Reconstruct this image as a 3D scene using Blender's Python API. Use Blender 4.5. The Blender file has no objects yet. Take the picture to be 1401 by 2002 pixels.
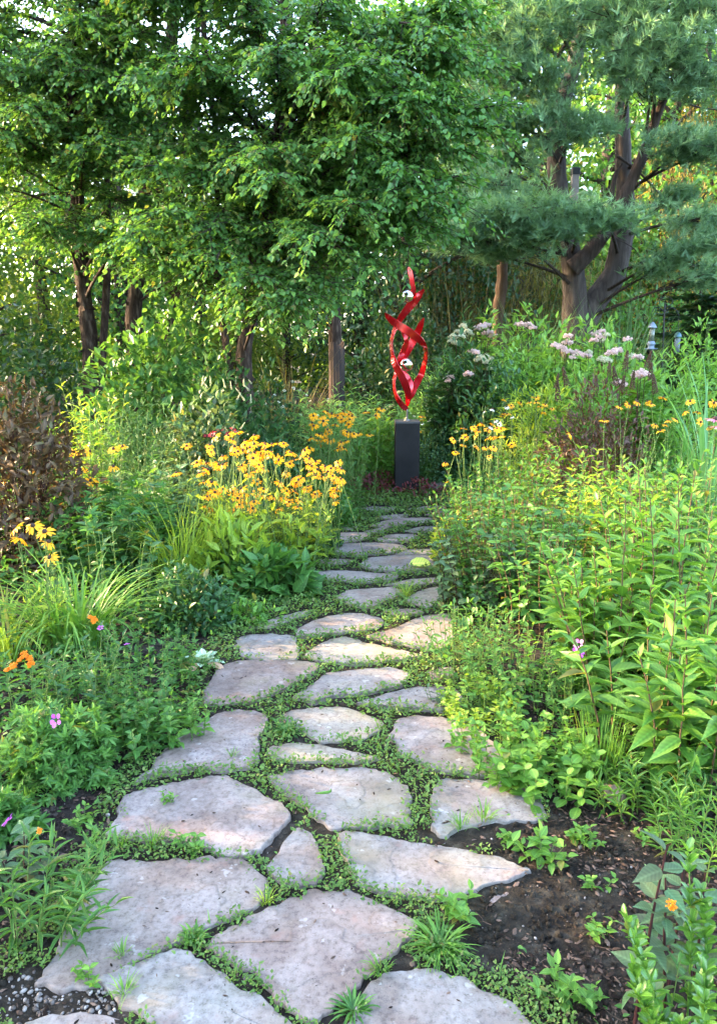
import bpy, math
import numpy as np
from math import radians, sin, cos, tan, pi

# ---------------------------------------------------------------- camera, world, sun
scn = bpy.context.scene
COL = scn.collection
CAM_H, PITCH, FPX = 1.6, radians(12.0), 1512.0
cd = bpy.data.cameras.new('camera')
cam = bpy.data.objects.new('camera', cd)
COL.objects.link(cam)
cam.location = (0, 0, CAM_H)
cam.rotation_euler = (pi / 2 - PITCH, 0, 0)
cd.sensor_fit = 'VERTICAL'
cd.sensor_height = 24.0
cd.lens = 24.0 * FPX / 2002.0
cd.clip_start, cd.clip_end = 0.05, 1000
scn.camera = cam

SUN_EL, SUN_AZ = radians(19), radians(-77)      # azimuth from +Y towards +X : the low sun stands to the side, beyond the birches
world = bpy.data.worlds.new('World')
scn.world = world
world.use_nodes = True
wn = world.node_tree
sky = wn.nodes.new('ShaderNodeTexSky')
sky.sky_type = 'NISHITA'
sky.sun_disc = False
sky.sun_elevation = SUN_EL
sky.sun_rotation = SUN_AZ
sky.air_density, sky.dust_density, sky.ozone_density = 0.8, 3.0, 0.6
bg = wn.nodes['Background']
wn.links.new(sky.outputs[0], bg.inputs[0])
bg.inputs[1].default_value = 0.15
sd = bpy.data.lights.new('sun', 'SUN')
sun = bpy.data.objects.new('sun', sd)
COL.objects.link(sun)
sd.energy, sd.angle, sd.color = 2.1, radians(0.5), (1.0, 0.69, 0.38)
sun.rotation_euler = (pi / 2 - SUN_EL, 0, pi - SUN_AZ)
scn.view_settings.view_transform = 'Standard'
scn.view_settings.look = 'None'
scn.view_settings.gamma = 1.0
scn.view_settings.use_curve_mapping = False
scn.view_settings.exposure = 4.2
scn.cycles.max_bounces = 8
scn.cycles.diffuse_bounces = 4
scn.cycles.transmission_bounces = 6
scn.cycles.transparent_max_bounces = 8

# ---------------------------------------------------------------- layout helpers
def ray(px, py):
    u, v = px - 700.5, py - 1001.0
    return np.array([u, FPX * cos(PITCH) - v * sin(PITCH), -FPX * sin(PITCH) - v * cos(PITCH)])
def gp(px, py, z=0.0):
    r = ray(px, py)
    return np.array([0, 0, CAM_H]) + r * ((z - CAM_H) / r[2])
def pt(px, py, Y):
    r = ray(px, py)
    return np.array([0, 0, CAM_H]) + r * (Y / r[1])
def rg(seed): return np.random.default_rng(seed)
def nrm(v):
    return v / np.maximum(np.linalg.norm(v, axis=-1, keepdims=True), 1e-9)

# ---------------------------------------------------------------- mesh helpers
class Buf:
    def __init__(s): s.v, s.a, s.l, s.t, s.n = [], [], [], [], 0
    def add(s, v, loops, tot, a):
        s.v.append(np.asarray(v, float).reshape(-1, 3)); s.a.append(np.asarray(a, float).reshape(-1, 3))
        s.l.append(np.asarray(loops, int).ravel() + s.n); s.t.append(np.asarray(tot, int).ravel()); s.n += len(s.v[-1])
def mesh(name, b, mat, smooth=True):
    me = bpy.data.meshes.new(name)
    if not b.n: return me
    v = np.concatenate(b.v); l = np.concatenate(b.l); t = np.concatenate(b.t); a = np.concatenate(b.a)
    me.vertices.add(len(v)); me.vertices.foreach_set('co', v.ravel())
    me.loops.add(len(l)); me.loops.foreach_set('vertex_index', l)
    me.polygons.add(len(t)); me.polygons.foreach_set('loop_start', np.concatenate([[0], np.cumsum(t)[:-1]]))
    me.polygons.foreach_set('use_smooth', np.full(len(t), smooth))
    at = me.attributes.new('luv', 'FLOAT_VECTOR', 'POINT'); at.data.foreach_set('vector', a.ravel())
    me.update(calc_edges=True)
    me.materials.append(mat)
    return me
def link(name, data, parent=None, loc=None):
    o = bpy.data.objects.new(name, data); COL.objects.link(o)
    if parent is not None: o.parent = parent
    if loc is not None: o.location = loc
    return o
def put(name, b, mat, parent=None, loc=None, smooth=True):
    return link(name, mesh(name, b, mat, smooth), parent, loc)
def tag(o, label=None, cat=None, group=None, kind=None):
    if label: o['label'] = label
    if cat: o['category'] = cat
    if group: o['group'] = group
    if kind: o['kind'] = kind
    return o
def thing(name, label, cat, loc=(0, 0, 0), group=None, rz=0):
    o = link(name, None, None, loc); o.rotation_euler = (0, 0, rz)
    return tag(o, label, cat, group)
def dup(root, loc, rz=0, scale=1, label=None, group=None):
    r = root.copy(); COL.objects.link(r); r.location = loc; r.rotation_euler = (0, 0, rz); r.scale = (scale,) * 3
    if label: r['label'] = label
    if group: r['group'] = group
    for ch in root.children:
        c = ch.copy(); COL.objects.link(c); c.parent = r
        for g in ch.children:
            d = g.copy(); COL.objects.link(d); d.parent = c
    return r

def scatter(b, tpl, pos, d, up, L, W, tint):
    tv, loops, tot = tpl
    N, m = len(pos), len(tv)
    if N == 0: return
    L = np.broadcast_to(L, (N,)); W = np.broadcast_to(W, (N,)); tint = np.broadcast_to(tint, (N,))
    y = nrm(d); x = nrm(np.cross(y, up)); z = np.cross(x, y)
    V = (pos[:, None] + x[:, None] * (tv[None, :, 0] * W[:, None])[..., None]
         + y[:, None] * (tv[None, :, 1] * L[:, None])[..., None] + z[:, None] * (tv[None, :, 2] * L[:, None])[..., None])
    A = np.empty((N, m, 3)); A[..., 0] = tv[None, :, 0]; A[..., 1] = tv[None, :, 1]; A[..., 2] = tint[:, None]
    b.add(V, (np.arange(N)[:, None] * m + np.asarray(loops)[None]), np.tile(tot, N), A)

def flat(faces): return [i for f in faces for i in f], [len(f) for f in faces]
def leaf_tpl(prof, fold=.25, curl=.12, simple=False):
    if simple:
        v = [(0, 0, 0)] + [(s * w, t, fold * w - curl * t * t) for t, w in prof for s in (-1, 1)] + [(0, 1, -curl)]
        k = len(prof); R = [2 + 2 * i for i in range(k)]; Lf = [1 + 2 * i for i in range(k)]; tip = 2 * k + 1
        F = [[0] + R + [tip], [0, tip] + Lf[::-1]]
    else:
        v = [(0, 0, 0)]; F = []
        for t, w in prof:
            v += [(-w, t, fold * w - curl * t * t), (0, t, -curl * t * t), (w, t, fold * w - curl * t * t)]
        v.append((0, 1, -curl)); k = len(prof); tip = 3 * k + 1
        F += [[0, 3, 2], [0, 2, 1]]
        for i in range(k - 1):
            a, c = 1 + 3 * i, 4 + 3 * i
            F += [[a + 1, a + 2, c + 2, c + 1], [a, a + 1, c + 1, c]]
        e = 1 + 3 * (k - 1)
        F += [[e + 1, e + 2, tip], [e, e + 1, tip]]
    return (np.array(v, float),) + flat(F)
def merge_tpl(parts):          # parts: (tpl, angle about Z, scale, offset y)
    vs, ls, ts, n = [], [], [], 0
    for (tv, l, t), ang, s, w in parts:
        p = tv * np.array([s * w, s, s]); c, q = cos(ang), sin(ang)
        vs.append(np.stack([p[:, 0] * c - p[:, 1] * q, p[:, 0] * q + p[:, 1] * c, p[:, 2]], 1))
        ls += [i + n for i in l]; ts += list(t); n += len(tv)
    return np.concatenate(vs), ls, ts
OV6 = leaf_tpl([(.28, .45), (.62, .36)], .22, .10, True)
OV = leaf_tpl([(.15, .3), (.35, .5), (.6, .42), (.82, .2)], .25, .18)
OVS = leaf_tpl([(.12, .32), (.3, .5), (.55, .42), (.78, .2), (.9, .08)], .2, .20)
ROUND = leaf_tpl([(.15, .32), (.4, .5), (.7, .48), (.9, .28)], .18, .12)
LANCE = leaf_tpl([(.15, .32), (.4, .5), (.7, .3)], .2, .22)
LANCE6 = leaf_tpl([(.3, .5), (.65, .36)], .15, .12, True)
PETAL = leaf_tpl([(.25, .36), (.6, .5), (.88, .34)], .12, .12)
LOBED = merge_tpl([(LANCE6, a, s, .34) for a, s in ((0, 1), (.8, .85), (-.8, .85), (1.7, .6), (-1.7, .6))])
TRI = merge_tpl([(LANCE6, a, s, .45) for a, s in ((0, 1), (1.05, .8), (-1.05, .8))])
PINN = merge_tpl([(LANCE6, 0, 1, .12)] + [((LANCE6[0] * np.array([1, .42, .42]) + np.array([0, 0, 0]), LANCE6[1], LANCE6[2]), a, 1, .14) for a in (.9, -.9)])
_o = np.array([(1, 0, 0), (-1, 0, 0), (0, 1, 0), (0, -1, 0), (0, 0, 1), (0, 0, -1)], float) * .5
OCT = (_o,) + flat([[0, 2, 4], [2, 1, 4], [1, 3, 4], [3, 0, 4], [2, 0, 5], [1, 2, 5], [3, 1, 5], [0, 3, 5]])
CHIPL = (np.array([(-.12, 0, 0), (.2, .08, -.04), (.42, .45, .0), (.25, .9, .03), (-.05, 1, 0), (-.45, .55, -.02), (-.3, .2, .06), (.05, .5, .16)], float),) + flat([[0, 1, 7], [1, 2, 7], [2, 3, 7], [3, 4, 7], [4, 5, 7], [5, 6, 7], [6, 0, 7]])
_b = np.array([(x, y, z) for x in (-.5, .5) for y in (0, 1) for z in (-.08, .08)], float)
CHIP = (_b,) + flat([[0, 1, 3, 2], [4, 6, 7, 5], [0, 4, 5, 1], [2, 3, 7, 6], [0, 2, 6, 4], [1, 5, 7, 3]])
def pebble_tpl():
    v, F = [], []
    for i, (r, z) in enumerate(((.3, -.28), (.5, 0), (.34, .26))):
        v += [(r * cos(a), r * sin(a), z) for a in np.arange(7) * 2 * pi / 7]
    for i in range(2):
        F += [[i * 7 + k, i * 7 + (k + 1) % 7, i * 7 + 7 + (k + 1) % 7, i * 7 + 7 + k] for k in range(7)]
    F += [list(range(14, 21)), list(range(6, -1, -1))]
    return (np.array(v, float),) + flat(F)
PEB = pebble_tpl()
def tuft_tpl(n, seed, spread=.75, w=.03):
    r = rg(seed); v, F = [], []
    for i in range(n):
        a = r.uniform(0, 2 * pi); e = r.uniform(.1, spread); l = r.uniform(.75, 1.05)
        d = np.array([sin(e * 1.5) * cos(a), cos(e * 1.5), sin(e * 1.5) * sin(a)]) * l
        s = nrm(np.cross(d, r.normal(size=3))) * w
        k = len(v); o = np.array([0, r.uniform(-.25, .1), 0])
        v += [o - s, o + s, d + o]; F.append([k, k + 1, k + 2])
    return (np.array(v, float),) + flat(F)

def tubes(b, P, R, S=5, tint=.5, cap=False):
    P = np.asarray(P, float); R = np.broadcast_to(R, P.shape[:2])
    N, K = P.shape[:2]
    T = nrm(np.gradient(P, axis=1))
    D = nrm(P[:, -1] - P[:, 0])
    ref = np.where(np.abs(D[:, :1]) > .75, np.array([[0, 1., 0]]), np.array([[1., 0, 0]]))[:, None]
    a = nrm(np.cross(T, ref)); c = np.cross(T, a)
    th = np.arange(S) * 2 * pi / S
    V = P[:, :, None] + R[..., None, None] * (a[:, :, None] * np.cos(th)[None, None, :, None] + c[:, :, None] * np.sin(th)[None, None, :, None])
    i, j = np.meshgrid(np.arange(K - 1), np.arange(S), indexing='ij')
    q = np.stack([i * S + j, i * S + (j + 1) % S, (i + 1) * S + (j + 1) % S, (i + 1) * S + j], -1).reshape(-1, 4)
    A = np.zeros((N, K, S, 3)); A[..., 0] = (np.arange(S) / S)[None, None]; A[..., 1] = np.linspace(0, 1, K)[None, :, None]; A[..., 2] = np.broadcast_to(tint, (N,))[:, None, None]
    b.add(V, np.arange(N)[:, None, None] * K * S + q[None], np.full(N * len(q), 4), A)
    if cap:
        for n in range(N):
            b.add(V[n, -1], range(S), [S], A[n, -1]); b.add(V[n, 0], range(S - 1, -1, -1), [S], A[n, 0])
def curve(pts, n):
    """smooth Catmull-Rom through pts"""
    p = np.asarray(pts, float); p = np.vstack([2 * p[0] - p[1], p, 2 * p[-1] - p[-2]])
    u = np.linspace(0, len(p) - 3 - 1e-6, n); i = u.astype(int); f = (u - i)[:, None]
    a, b_, c, d = p[i], p[i + 1], p[i + 2], p[i + 3]
    return .5 * (2 * b_ + (c - a) * f + (2 * a - 5 * b_ + 4 * c - d) * f ** 2 + (3 * b_ - a - 3 * c + d) * f ** 3)
def lathe(b, prof, S=20, c=(0, 0, 0)):
    th = np.arange(S) * 2 * pi / S; K = len(prof)
    V = np.array([[(c[0] + r * cos(t), c[1] + r * sin(t), c[2] + z) for t in th] for r, z in prof])
    F = [[i * S + j, i * S + (j + 1) % S, (i + 1) * S + (j + 1) % S, (i + 1) * S + j] for i in range(K - 1) for j in range(S)]
    F += [list(range(S - 1, -1, -1)), list(range((K - 1) * S, K * S))]
    b.add(V, *flat(F), np.zeros((K * S, 3)) + .5)
def blades(b, base, az, el, L, W, bend, tint, K=7, pw=1.3, fold=.25):
    N = len(base); t = np.linspace(0, 1, K + 1)
    ang = el[:, None] - bend[:, None] * t[None] ** pw
    st = L[:, None] / K
    dx = np.cumsum(np.cos(ang[:, :-1]) * st, 1); dz = np.cumsum(np.sin(ang[:, :-1]) * st, 1)
    dx = np.concatenate([np.zeros((N, 1)), dx], 1); dz = np.concatenate([np.zeros((N, 1)), dz], 1)
    P = base[:, None] + np.stack([dx * np.cos(az)[:, None], dx * np.sin(az)[:, None], dz], -1)
    s = np.stack([-np.sin(az), np.cos(az), 0 * az], -1)
    w = W[:, None] * (np.minimum(1, .55 + 1.8 * t) * (1 - t ** 2.6) + .03)[None] * .5
    up = np.stack([-np.sin(ang) * np.cos(az)[:, None], -np.sin(ang) * np.sin(az)[:, None], np.cos(ang)], -1)
    V = np.stack([P - s[:, None] * w[..., None] + up * (w * fold)[..., None], P, P + s[:, None] * w[..., None] + up * (w * fold)[..., None]], 2)
    i = np.arange(K); q = []
    for c in (0, 1): q.append(np.stack([i * 3 + c, i * 3 + c + 1, i * 3 + 4 + c, i * 3 + 3 + c], -1))
    q = np.concatenate(q)
    A = np.zeros((N, K + 1, 3, 3)); A[..., 0] = np.array([-.5, 0, .5]); A[..., 1] = t[None, :, None]; A[..., 2] = np.broadcast_to(tint, (N,))[:, None, None]
    b.add(V, np.arange(N)[:, None, None] * (K + 1) * 3 + q[None], np.full(N * len(q), 4), A)

# ---------------------------------------------------------------- materials
def newmat(name):
    m = bpy.data.materials.new(name); m.use_nodes = True
    nt = m.node_tree; return m, nt, nt.nodes['Principled BSDF'], nt.nodes['Material Output']
def N(nt, typ, **kw):
    n = nt.nodes.new(typ)
    for k, v in kw.items():
        if k.startswith('i_'): n.inputs[k[2:].replace('_', ' ')].default_value = v
        else: setattr(n, k, v)
    return n
def ramp(nt, src, stops):
    r = nt.nodes.new('ShaderNodeValToRGB'); e = r.color_ramp.elements
    while len(e) < len(stops): e.new(.5)
    for el, (p, c) in zip(e, stops): el.position = p; el.color = (*c, 1)
    nt.links.new(src, r.inputs[0]); return r.outputs[0]
_LM = {}
def leaf_mat(name, lo, hi, trans=.35, rough=.45, spec=.35, vein=.25, tip=None):
    if name in _LM: return _LM[name]
    if 'leaf' in name and lo[1] > lo[0]: lo, hi = [tuple(np.array(c) * np.array([1.12, 1.22, 1.05])) for c in (lo, hi)]
    m, nt, p, out = newmat(name)
    at = N(nt, 'ShaderNodeAttribute', attribute_name='luv'); sp = N(nt, 'ShaderNodeSeparateXYZ')
    nt.links.new(at.outputs['Vector'], sp.inputs[0])
    no = N(nt, 'ShaderNodeTexNoise'); no.inputs['Scale'].default_value = 6
    ad = N(nt, 'ShaderNodeMath', operation='MULTIPLY_ADD'); nt.links.new(no.outputs[0], ad.inputs[0]); ad.inputs[1].default_value = .5
    sub = N(nt, 'ShaderNodeMath', operation='SUBTRACT'); nt.links.new(sp.outputs[2], sub.inputs[0]); sub.inputs[1].default_value = .25
    nt.links.new(sub.outputs[0], ad.inputs[2])
    stops = [(0.05, lo), (.95, hi)]
    if tip: stops = [(0.0, lo), (.72, hi), (1.0, tip)]
    col = ramp(nt, ad.outputs[0], stops)
    if vein:
        ab = N(nt, 'ShaderNodeMath', operation='ABSOLUTE'); nt.links.new(sp.outputs[0], ab.inputs[0])
        mr = N(nt, 'ShaderNodeMapRange'); nt.links.new(ab.outputs[0], mr.inputs[0])
        mr.inputs[1].default_value, mr.inputs[2].default_value, mr.inputs[3].default_value, mr.inputs[4].default_value = .0, .10, 1 + vein * 2, 1.0
        vm = N(nt, 'ShaderNodeVectorMath', operation='SCALE'); nt.links.new(col, vm.inputs[0]); nt.links.new(mr.outputs[0], vm.inputs['Scale'])
        col = vm.outputs[0]
        v1 = N(nt, 'ShaderNodeMath', operation='MULTIPLY_ADD'); nt.links.new(ab.outputs[0], v1.inputs[0]); v1.inputs[1].default_value = -22.; 
        v0 = N(nt, 'ShaderNodeMath', operation='MULTIPLY'); nt.links.new(sp.outputs[1], v0.inputs[0]); v0.inputs[1].default_value = 48.; nt.links.new(v0.outputs[0], v1.inputs[2])
        v2 = N(nt, 'ShaderNodeMath', operation='SINE'); nt.links.new(v1.outputs[0], v2.inputs[0])
        v3 = N(nt, 'ShaderNodeMath', operation='MULTIPLY_ADD'); nt.links.new(v2.outputs[0], v3.inputs[0]); v3.inputs[1].default_value = .10; v3.inputs[2].default_value = 1.0
        v4 = N(nt, 'ShaderNodeVectorMath', operation='SCALE'); nt.links.new(col, v4.inputs[0]); nt.links.new(v3.outputs[0], v4.inputs['Scale']); col = v4.outputs[0]
    if 'leaf' in name and lo[1] > lo[0]:
        w1 = N(nt, 'ShaderNodeMath', operation='MULTIPLY'); nt.links.new(sp.outputs[2], w1.inputs[0]); w1.inputs[1].default_value = 53.7
        w2 = N(nt, 'ShaderNodeMath', operation='FRACT'); nt.links.new(w1.outputs[0], w2.inputs[0])
        w3 = N(nt, 'ShaderNodeMapRange'); nt.links.new(w2.outputs[0], w3.inputs[0]); w3.inputs[1].default_value, w3.inputs[2].default_value, w3.inputs[4].default_value = .97, .99, .7
        wm = N(nt, 'ShaderNodeMix', data_type='RGBA'); nt.links.new(w3.outputs[0], wm.inputs[0]); nt.links.new(col, wm.inputs[6]); wm.inputs[7].default_value = (.20, .16, .045, 1); col = wm.outputs[2]
    nt.links.new(col, p.inputs['Base Color'])
    p.inputs['Roughness'].default_value = rough; p.inputs['Specular IOR Level'].default_value = spec
    tr = N(nt, 'ShaderNodeBsdfTranslucent')
    hs = N(nt, 'ShaderNodeVectorMath', operation='MULTIPLY'); nt.links.new(col, hs.inputs[0]); hs.inputs[1].default_value = (1.5, 1.35, .55)
    nt.links.new(hs.outputs[0], tr.inputs[0])
    mx = N(nt, 'ShaderNodeMixShader'); mx.inputs[0].default_value = trans
    nt.links.new(p.outputs[0], mx.inputs[1]); nt.links.new(tr.outputs[0], mx.inputs[2]); nt.links.new(mx.outputs[0], out.inputs[0])
    _LM[name] = m; return m
def plain(name, col, rough=.5, metal=0.0, coat=0.0, noise=0.0, nscale=20, bump=0.0, spec=.5):
    m, nt, p, out = newmat(name)
    p.inputs['Roughness'].default_value = rough; p.inputs['Metallic'].default_value = metal
    p.inputs['Coat Weight'].default_value = coat; p.inputs['Coat Roughness'].default_value = .05; p.inputs['Specular IOR Level'].default_value = spec
    if noise or bump:
        tc = N(nt, 'ShaderNodeTexCoord'); no = N(nt, 'ShaderNodeTexNoise'); no.inputs['Scale'].default_value = nscale; no.inputs['Detail'].default_value = 6
        nt.links.new(tc.outputs['Object'], no.inputs[0])
        c = np.array(col)
        nt.links.new(ramp(nt, no.outputs[0], [(.25, tuple(c * (1 - noise))), (.75, tuple(c * (1 + noise)))]), p.inputs['Base Color'])
        if bump:
            bm = N(nt, 'ShaderNodeBump'); bm.inputs['Strength'].default_value = bump; bm.inputs['Distance'].default_value = .01
            nt.links.new(no.outputs[0], bm.inputs['Height']); nt.links.new(bm.outputs[0], p.inputs['Normal'])
    else: p.inputs['Base Color'].default_value = (*col, 1)
    return m
def bark_mat(name, dark, light, scale=(14, 14, 2.2), bump=.8, patch=None):
    m, nt, p, out = newmat(name)
    tc = N(nt, 'ShaderNodeTexCoord'); mp = N(nt, 'ShaderNodeMapping'); mp.inputs['Scale'].default_value = scale
    nt.links.new(tc.outputs['Object'], mp.inputs[0])
    no = N(nt, 'ShaderNodeTexNoise'); no.inputs['Scale'].default_value = 1.0; no.inputs['Detail'].default_value = 8; no.inputs['Roughness'].default_value = .65
    nt.links.new(mp.outputs[0], no.inputs[0])
    vo = N(nt, 'ShaderNodeTexVoronoi', feature='DISTANCE_TO_EDGE'); vo.inputs['Scale'].default_value = .9; nt.links.new(mp.outputs[0], vo.inputs[0])
    mu = N(nt, 'ShaderNodeMath', operation='MULTIPLY_ADD'); nt.links.new(vo.outputs[0], mu.inputs[0]); mu.inputs[1].default_value = .5; nt.links.new(no.outputs[0], mu.inputs[2])
    st = [(.3, dark), (.8, light)]
    if patch: st = [(.3, dark), (.58, light), (.75, patch)]
    nt.links.new(ramp(nt, mu.outputs[0], st), p.inputs['Base Color'])
    p.inputs['Roughness'].default_value = .9; p.inputs['Specular IOR Level'].default_value = .15
    bm = N(nt, 'ShaderNodeBump'); bm.inputs['Strength'].default_value = bump; bm.inputs['Distance'].default_value = .03
    nt.links.new(mu.outputs[0], bm.inputs['Height']); nt.links.new(bm.outputs[0], p.inputs['Normal'])
    return m
def stone_mat():
    m, nt, p, out = newmat('flagstone')
    tc = N(nt, 'ShaderNodeTexCoord'); oi = N(nt, 'ShaderNodeObjectInfo')
    of = N(nt, 'ShaderNodeVectorMath', operation='ADD'); nt.links.new(tc.outputs['Object'], of.inputs[0])
    sc = N(nt, 'ShaderNodeVectorMath', operation='SCALE'); sc.inputs[0].default_value = (37, 19, 7); nt.links.new(oi.outputs['Random'], sc.inputs['Scale'])
    nt.links.new(sc.outputs[0], of.inputs[1])
    def noise(s, d=6, r=.6):
        n = N(nt, 'ShaderNodeTexNoise'); n.inputs['Scale'].default_value = s; n.inputs['Detail'].default_value = d; n.inputs['Roughness'].default_value = r
        nt.links.new(of.outputs[0], n.inputs[0]); return n.outputs[0]
    a = ramp(nt, noise(4.5), [(.30, (.138, .107, .092)), (.44, (.190, .158, .139)), (.56, (.242, .215, .195)), (.70, (.199, .181, .146))])
    b2 = ramp(nt, noise(52, 9, .78), [(.32, (.42, .38, .36)), (.5, (1, 1, 1)), (.72, (1.32, 1.3, 1.27))])
    mx = N(nt, 'ShaderNodeMix', data_type='RGBA', blend_type='MULTIPLY'); mx.inputs[0].default_value = .95
    nt.links.new(a, mx.inputs[6]); nt.links.new(b2, mx.inputs[7])
    # iron-red mottles and small dark pits
    rd = ramp(nt, noise(11, 4), [(.60, (0, 0, 0)), (.72, (1, 1, 1))])
    m2 = N(nt, 'ShaderNodeMix', data_type='RGBA'); nt.links.new(mx.outputs[2], m2.inputs[6]); m2.inputs[7].default_value = (.26, .15, .12, 1)
    f = N(nt, 'ShaderNodeMath', operation='MULTIPLY'); nt.links.new(rd, f.inputs[0]); f.inputs[1].default_value = .45; nt.links.new(f.outputs[0], m2.inputs[0])
    pits = ramp(nt, noise(75, 2, .5), [(.30, (1, 1, 1)), (.36, (0, 0, 0))])
    m3 = N(nt, 'ShaderNodeMix', data_type='RGBA'); nt.links.new(m2.outputs[2], m3.inputs[6]); m3.inputs[7].default_value = (.10, .08, .07, 1)
    f3 = N(nt, 'ShaderNodeMath', operation='MULTIPLY'); nt.links.new(pits, f3.inputs[0]); f3.inputs[1].default_value = .55; nt.links.new(f3.outputs[0], m3.inputs[0])
    # algae film
    al = ramp(nt, noise(2.3, 5), [(.52, (0, 0, 0)), (.74, (1, 1, 1))])
    m4 = N(nt, 'ShaderNodeMix', data_type='RGBA'); nt.links.new(m3.outputs[2], m4.inputs[6]); m4.inputs[7].default_value = (.22, .20, .115, 1)
    f4 = N(nt, 'ShaderNodeMath', operation='MULTIPLY'); nt.links.new(al, f4.inputs[0]); f4.inputs[1].default_value = .55; nt.links.new(f4.outputs[0], m4.inputs[0])
    ns_ = N(nt, 'ShaderNodeTexNoise'); ns_.inputs['Scale'].default_value = 3.2; ns_.inputs['Detail'].default_value = 3; nt.links.new(of.outputs[0], ns_.inputs[0])
    lay = ramp(nt, ns_.outputs[0], [(.44, (1, 1, 1)), (.455, (.80, .78, .76)), (.475, (1.0, .98, .95)), (.58, (1.0, .98, .95)), (.592, (.78, .76, .74)), (.61, (1.1, 1.1, 1.1))])
    m5 = N(nt, 'ShaderNodeMix', data_type='RGBA', blend_type='MULTIPLY'); m5.inputs[0].default_value = .8; nt.links.new(m4.outputs[2], m5.inputs[6]); nt.links.new(lay, m5.inputs[7])
    li = ramp(nt, noise(17, 3), [(.66, (0, 0, 0)), (.70, (1, 1, 1))])
    m6 = N(nt, 'ShaderNodeMix', data_type='RGBA'); nt.links.new(m5.outputs[2], m6.inputs[6]); m6.inputs[7].default_value = (.40, .39, .36, 1)
    f6 = N(nt, 'ShaderNodeMath', operation='MULTIPLY'); nt.links.new(li, f6.inputs[0]); f6.inputs[1].default_value = .5; nt.links.new(f6.outputs[0], m6.inputs[0])
    hv = N(nt, 'ShaderNodeHueSaturation'); nt.links.new(m6.outputs[2], hv.inputs[4])
    rs = ramp(nt, oi.outputs['Random'], [(0, (1.10, .96, .90)), (.3, (1.0, 1.0, 1.0)), (.55, (.93, .98, .99)), (.8, (1.08, .98, .95)), (1, (.98, 1.0, .90))])
    m7 = N(nt, 'ShaderNodeMix', data_type='RGBA', blend_type='MULTIPLY'); m7.inputs[0].default_value = 1; nt.links.new(m6.outputs[2], m7.inputs[6]); nt.links.new(rs, m7.inputs[7]); nt.links.new(m7.outputs[2], hv.inputs[4])
    vr = N(nt, 'ShaderNodeMapRange'); nt.links.new(oi.outputs['Random'], vr.inputs[0]); vr.inputs[3].default_value, vr.inputs[4].default_value = .88, 1.12
    nt.links.new(vr.outputs[0], hv.inputs[2]); nt.links.new(hv.outputs[0], p.inputs['Base Color'])
    p.inputs['Roughness'].default_value = .72; p.inputs['Specular IOR Level'].default_value = .3
    h1 = noise(9, 8, .62); h2 = noise(60, 4, .6)
    hm = N(nt, 'ShaderNodeMath', operation='MULTIPLY_ADD'); nt.links.new(h2, hm.inputs[0]); hm.inputs[1].default_value = .22; nt.links.new(h1, hm.inputs[2])
    # thin cleft steps where a layer has flaked off
    vs = N(nt, 'ShaderNodeTexNoise'); vs.inputs['Scale'].default_value = 3.2; vs.inputs['Detail'].default_value = 3; nt.links.new(of.outputs[0], vs.inputs[0])
    stp = ramp(nt, vs.outputs[0], [(.44, (0, 0, 0)), (.46, (.5, .5, .5)), (.58, (.5, .5, .5)), (.595, (1, 1, 1))])
    h3 = N(nt, 'ShaderNodeMath', operation='MULTIPLY_ADD'); nt.links.new(stp, h3.inputs[0]); h3.inputs[1].default_value = .55; nt.links.new(hm.outputs[0], h3.inputs[2])
    bm = N(nt, 'ShaderNodeBump'); bm.inputs['Strength'].default_value = .7; bm.inputs['Distance'].default_value = .006
    nt.links.new(h3.outputs[0], bm.inputs['Height']); nt.links.new(bm.outputs[0], p.inputs['Normal'])
    return m
def soil_mat():
    m, nt, p, out = newmat('soil')
    tc = N(nt, 'ShaderNodeTexCoord')
    def noise(s, d=8):
        n = N(nt, 'ShaderNodeTexNoise'); n.inputs['Scale'].default_value = s; n.inputs['Detail'].default_value = d; n.inputs['Roughness'].default_value = .65
        nt.links.new(tc.outputs['Object'], n.inputs[0]); return n.outputs[0]
    a = ramp(nt, noise(18), [(.3, (.012, .009, .0075)), (.52, (.029, .022, .018)), (.74, (.088, .071, .059))])
    b2 = ramp(nt, noise(.35, 3), [(.4, (1, 1, 1)), (.7, (.9, 1.1, .7))])
    mx = N(nt, 'ShaderNodeMix', data_type='RGBA', blend_type='MULTIPLY'); mx.inputs[0].default_value = 1; nt.links.new(a, mx.inputs[6]); nt.links.new(b2, mx.inputs[7])
    nt.links.new(mx.outputs[2], p.inputs['Base Color']); p.inputs['Roughness'].default_value = .95; p.inputs['Specular IOR Level'].default_value = .15
    bm = N(nt, 'ShaderNodeBump'); bm.inputs['Strength'].default_value = .9; bm.inputs['Distance'].default_value = .02
    nt.links.new(noise(45), bm.inputs['Height']); nt.links.new(bm.outputs[0], p.inputs['Normal'])
    return m
STONE, SOIL = stone_mat(), soil_mat()
G = lambda n, lo, hi, **k: leaf_mat(n, lo, hi, **k)
M_BIRCH = G('birch leaf', (.042, .118, .038), (.108, .225, .060), trans=.44, rough=.45, spec=.4, vein=0, tip=(.18, .27, .06))
M_PINE = G('pine needle', (.072, .165, .085), (.23, .40, .21), trans=.32, vein=0)
M_FAR = G('far leaf', (.055, .110, .022), (.16, .22, .05), trans=.5, vein=0)
M_WILLOW = G('willow leaf', (.05, .065, .014), (.19, .15, .04), trans=.5, vein=0)
M_DARK = G('dark leaf', (.012, .040, .014), (.035, .085, .028), trans=.25, vein=0)
M_MID = G('mid green leaf', (.035, .100, .022), (.085, .185, .040), trans=.38)
M_BRIGHT = G('bright green leaf', (.06, .15, .025), (.14, .26, .05), trans=.42)
M_LIME = G('lime and sunlit leaf', (.14, .23, .03), (.31, .38, .06), trans=.45)  # yellow green plants; brightened so the colour also stands in for sun on leaves
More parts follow.
